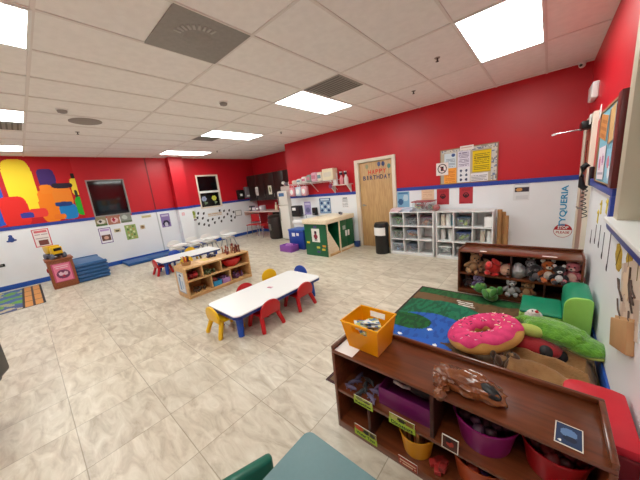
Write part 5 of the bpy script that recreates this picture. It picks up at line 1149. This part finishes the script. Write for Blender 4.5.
# containers inside the foreground shelf
t = thing('magenta_bin', 'long dark magenta bin on the upper left shelf of the foreground unit', 'bin', (-.50, 1.215, .286)); MG = mat('dark_magenta', (104, 22, 84), .35)
f = MB(); f.box((-.15, -.12, 0), (.14, .12, .006), MG)
for lo, hi in (((-.15, -.12, .006), (.14, -.114, .105)), ((-.15, .114, .006), (.14, .12, .105)), ((-.15, -.114, .006), (-.144, .114, .105)), ((.134, -.114, .006), (.14, .114, .105))): f.box(lo, hi, MG, .002)
f.build('body', t)
f = MB(); f.tube([(-.10, -.02, .09), (-.08, -.06, .13), (-.03, -.07, .13), (.0, -.03, .10)], .009, mat('headband_white', (206, 200, 200), .4), 8); f.ell((.05, .0, .10), (.09, .05, .03), mat('dark_grey_toy', (60, 64, 62), .5)); f.build('contents', t)
for k in range(9):
    a = k * 1.3; px_ = -.845 + .075 * (k % 3); py_ = 1.09 + .055 * (k // 3); m = mat('reptile%d' % (k % 3), [(92, 84, 110), (60, 64, 66), (110, 100, 130)][k % 3], .5); f = MB()
    f.tube([(-.045, .01, .006), (-.02, 0, .012), (.012, 0, .013), (.034, .004, .010), (.044, .006, .009)], [.003, .011, .012, .009, .005], m, 8)
    for sx in (-.012, .016):
        for sy in (-.02, .02): f.tube([(sx, 0, .010), (sx, sy, .004)], .004, m, 6)
    tag(f.build('toy_reptile', loc=(px_, py_, .286), rot=(0, 0, a)), 'small grey purple toy reptile behind the Reptiles label', 'toy reptile', 'toy reptiles on the foreground shelf')
def bucket(label, loc, r, h, c, stuff=None, name='toy_bucket'):
    t = thing(name, label, 'bucket', loc); m = mat('bk%d_%d_%d' % c, c, .35)
    f = MB(); f.lathe([(r * .78, 0), (r, h), (r * 1.03, h), (r * 1.03, h - .008), (r * .97, h - .004), (r * .75, .006), (0, .006)], m, seg=32, cap=False); f.lathe([(0, 0), (r * .78, 0)], m, cap=False, seg=32); f.build('body', t)
    if stuff: stuff(t, r, h)
    return t
def woods(t, r, h):
    for k in range(13):
        a = k * 2.4; q = r * .6 * math.sqrt((k + 1) / 13); f = MB(); m = mat('wood_toy%d' % (k % 2), [(176, 120, 66), (120, 76, 44)][k % 2], .6)
        p = Vector((q * math.cos(a), q * math.sin(a), .01)); e = p + Vector((.25 * q * math.cos(a), .25 * q * math.sin(a), h + .012 + .025 * (k % 3)))
        f.tube([p, e], .010, m, 8); f.ell(e, (.020, .012, .011), m, (0, .3, a), 10, 6)
        tag(f.build('wooden_animal', loc=t.location), 'long necked wooden toy animal standing in the yellow bucket', 'wooden toy', 'wooden toys in the yellow bucket')
bucket('yellow tapered bucket full of wooden animals on the lower shelf', (-.46, 1.155, .051), .092, .13, (206, 140, 22), woods)
def mixed(cs):
    def fn(t, r, h):
        f = MB()
        for k in range(16): cc = cs[k % len(cs)]; a = k * 2.4; q = r * .7 * math.sqrt((k + .5) / 16); f.ell((q * math.cos(a), q * math.sin(a), h * .75 + random.uniform(0, .02)), (.03, .025, .02), mat('mx%d_%d_%d' % cc, cc, .5), (0, random.uniform(-1, 1), a), 10, 6)
        f.build('contents', t)
    return fn
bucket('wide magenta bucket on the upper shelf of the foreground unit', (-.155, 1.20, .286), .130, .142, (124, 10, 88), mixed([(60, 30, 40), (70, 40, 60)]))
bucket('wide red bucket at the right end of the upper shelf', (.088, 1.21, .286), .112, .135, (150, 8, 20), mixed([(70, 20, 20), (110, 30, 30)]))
bucket('big translucent orange bucket of toys on the lower shelf', (-.17, 1.20, .051), .125, .15, (168, 70, 30), mixed([(120, 60, 40), (180, 170, 170), (90, 60, 120), (160, 50, 30)]))
blob('toy_food', 'red toy food piece on the lower shelf beside the orange bucket', 'toy food', (-.335, 1.12, .051), (160, 40, 36), .020, 6, (.03, .05, .02))
f = MB(); paint_into(f, M_back((0, 0, 0)), .10, .05, art((150, 60, 44), ('l', .1, .2, .9, .8, 2, (210, 180, 150))), 14, 6, .003); tag(f.build('shelf_tag', loc=(-.47, FY0 - .001, .045)), 'small reddish tag below the yellow bucket', 'tag')
# bottom teal table and green chair
t = thing('teal_table', 'teal grey table with rounded corner at the bottom edge of the photo', 'table', (-.36, .29, 0)); TT = mat('teal_laminate', (96, 128, 132), .4, var=.04, scale=60)
def rr(a, b_, r): return [(sx * (a - r) + r * math.cos(q), sy * (b_ - r) + r * math.sin(q)) for sx, sy, q0 in ((1, 1, 0), (-1, 1, PI / 2), (-1, -1, PI), (1, -1, 1.5 * PI)) for q in [q0 + PI / 2 * k / 6 for k in range(7)]]
f = MB(); f.prism(rr(.36, .32, .035), TT, 'z', .475, .50, .004); f.build('tabletop', t)
for sx in (-1, 1):
    for sy in (-1, 1): f = MB(); f.cyl((sx * .28, sy * .24, 0), (sx * .28, sy * .24, .475), .02, STEEL); f.build('leg', t)
t = thing('plastic_chair', 'dark green plastic chair back at the bottom edge beside the teal table', 'chair', (-.70, .27, 0), -.35 + PI / 2); DG = mat('dark_green_plastic', (14, 92, 74), .35)
f = MB(); f.box((-.14, .10, .22), (.14, .14, .505), DG, .018, 3, M=Matrix.Translation((0, 0, 0))); f.build('backrest', t); f = MB(); f.box((-.15, -.15, .25), (.15, .12, .28), DG, .012, 3); f.build('seat', t)
for sx in (-1, 1):
    for sy in (-.13, .11): f = MB(); f.cyl((sx * .13, sy, 0), (sx * .12, sy, .25), .014, STEEL); f.build('leg', t)

# ---------------------------------------------------------------- camera, world, view
yaw, pitch, roll = map(math.radians, (-41.71, 11.682, 5.717))
fw = Vector((math.sin(yaw) * math.cos(pitch), math.cos(yaw) * math.cos(pitch), -math.sin(pitch)))
r_ = Vector((math.cos(yaw), -math.sin(yaw), 0)); d_ = fw.cross(r_)
right = math.cos(roll) * r_ + math.sin(roll) * d_; down = -math.sin(roll) * r_ + math.cos(roll) * d_
cam = bpy.data.cameras.new('camera'); co = bpy.data.objects.new('camera', cam); COL.objects.link(co)
up = -down; back = -fw
co.matrix_world = Matrix(((right.x, up.x, back.x, 0), (right.y, up.y, back.y, 0), (right.z, up.z, back.z, 1.518), (0, 0, 0, 1)))
cam.sensor_fit = 'HORIZONTAL'; cam.sensor_width = 36; cam.lens = 36 * 258.97 / 640; cam.clip_start = .02
SC.camera = co
w = bpy.data.worlds.new('world'); SC.world = w; w.use_nodes = True
w.node_tree.nodes['Background'].inputs['Color'].default_value = (.02, .02, .025, 1)
SC.view_settings.view_transform = 'Standard'; SC.view_settings.look = 'None'; SC.view_settings.gamma = 1; SC.view_settings.use_curve_mapping = False
SC.view_settings.exposure = 0.26
SC.cycles.max_bounces = 8; SC.cycles.diffuse_bounces = 5; SC.cycles.use_denoising = True
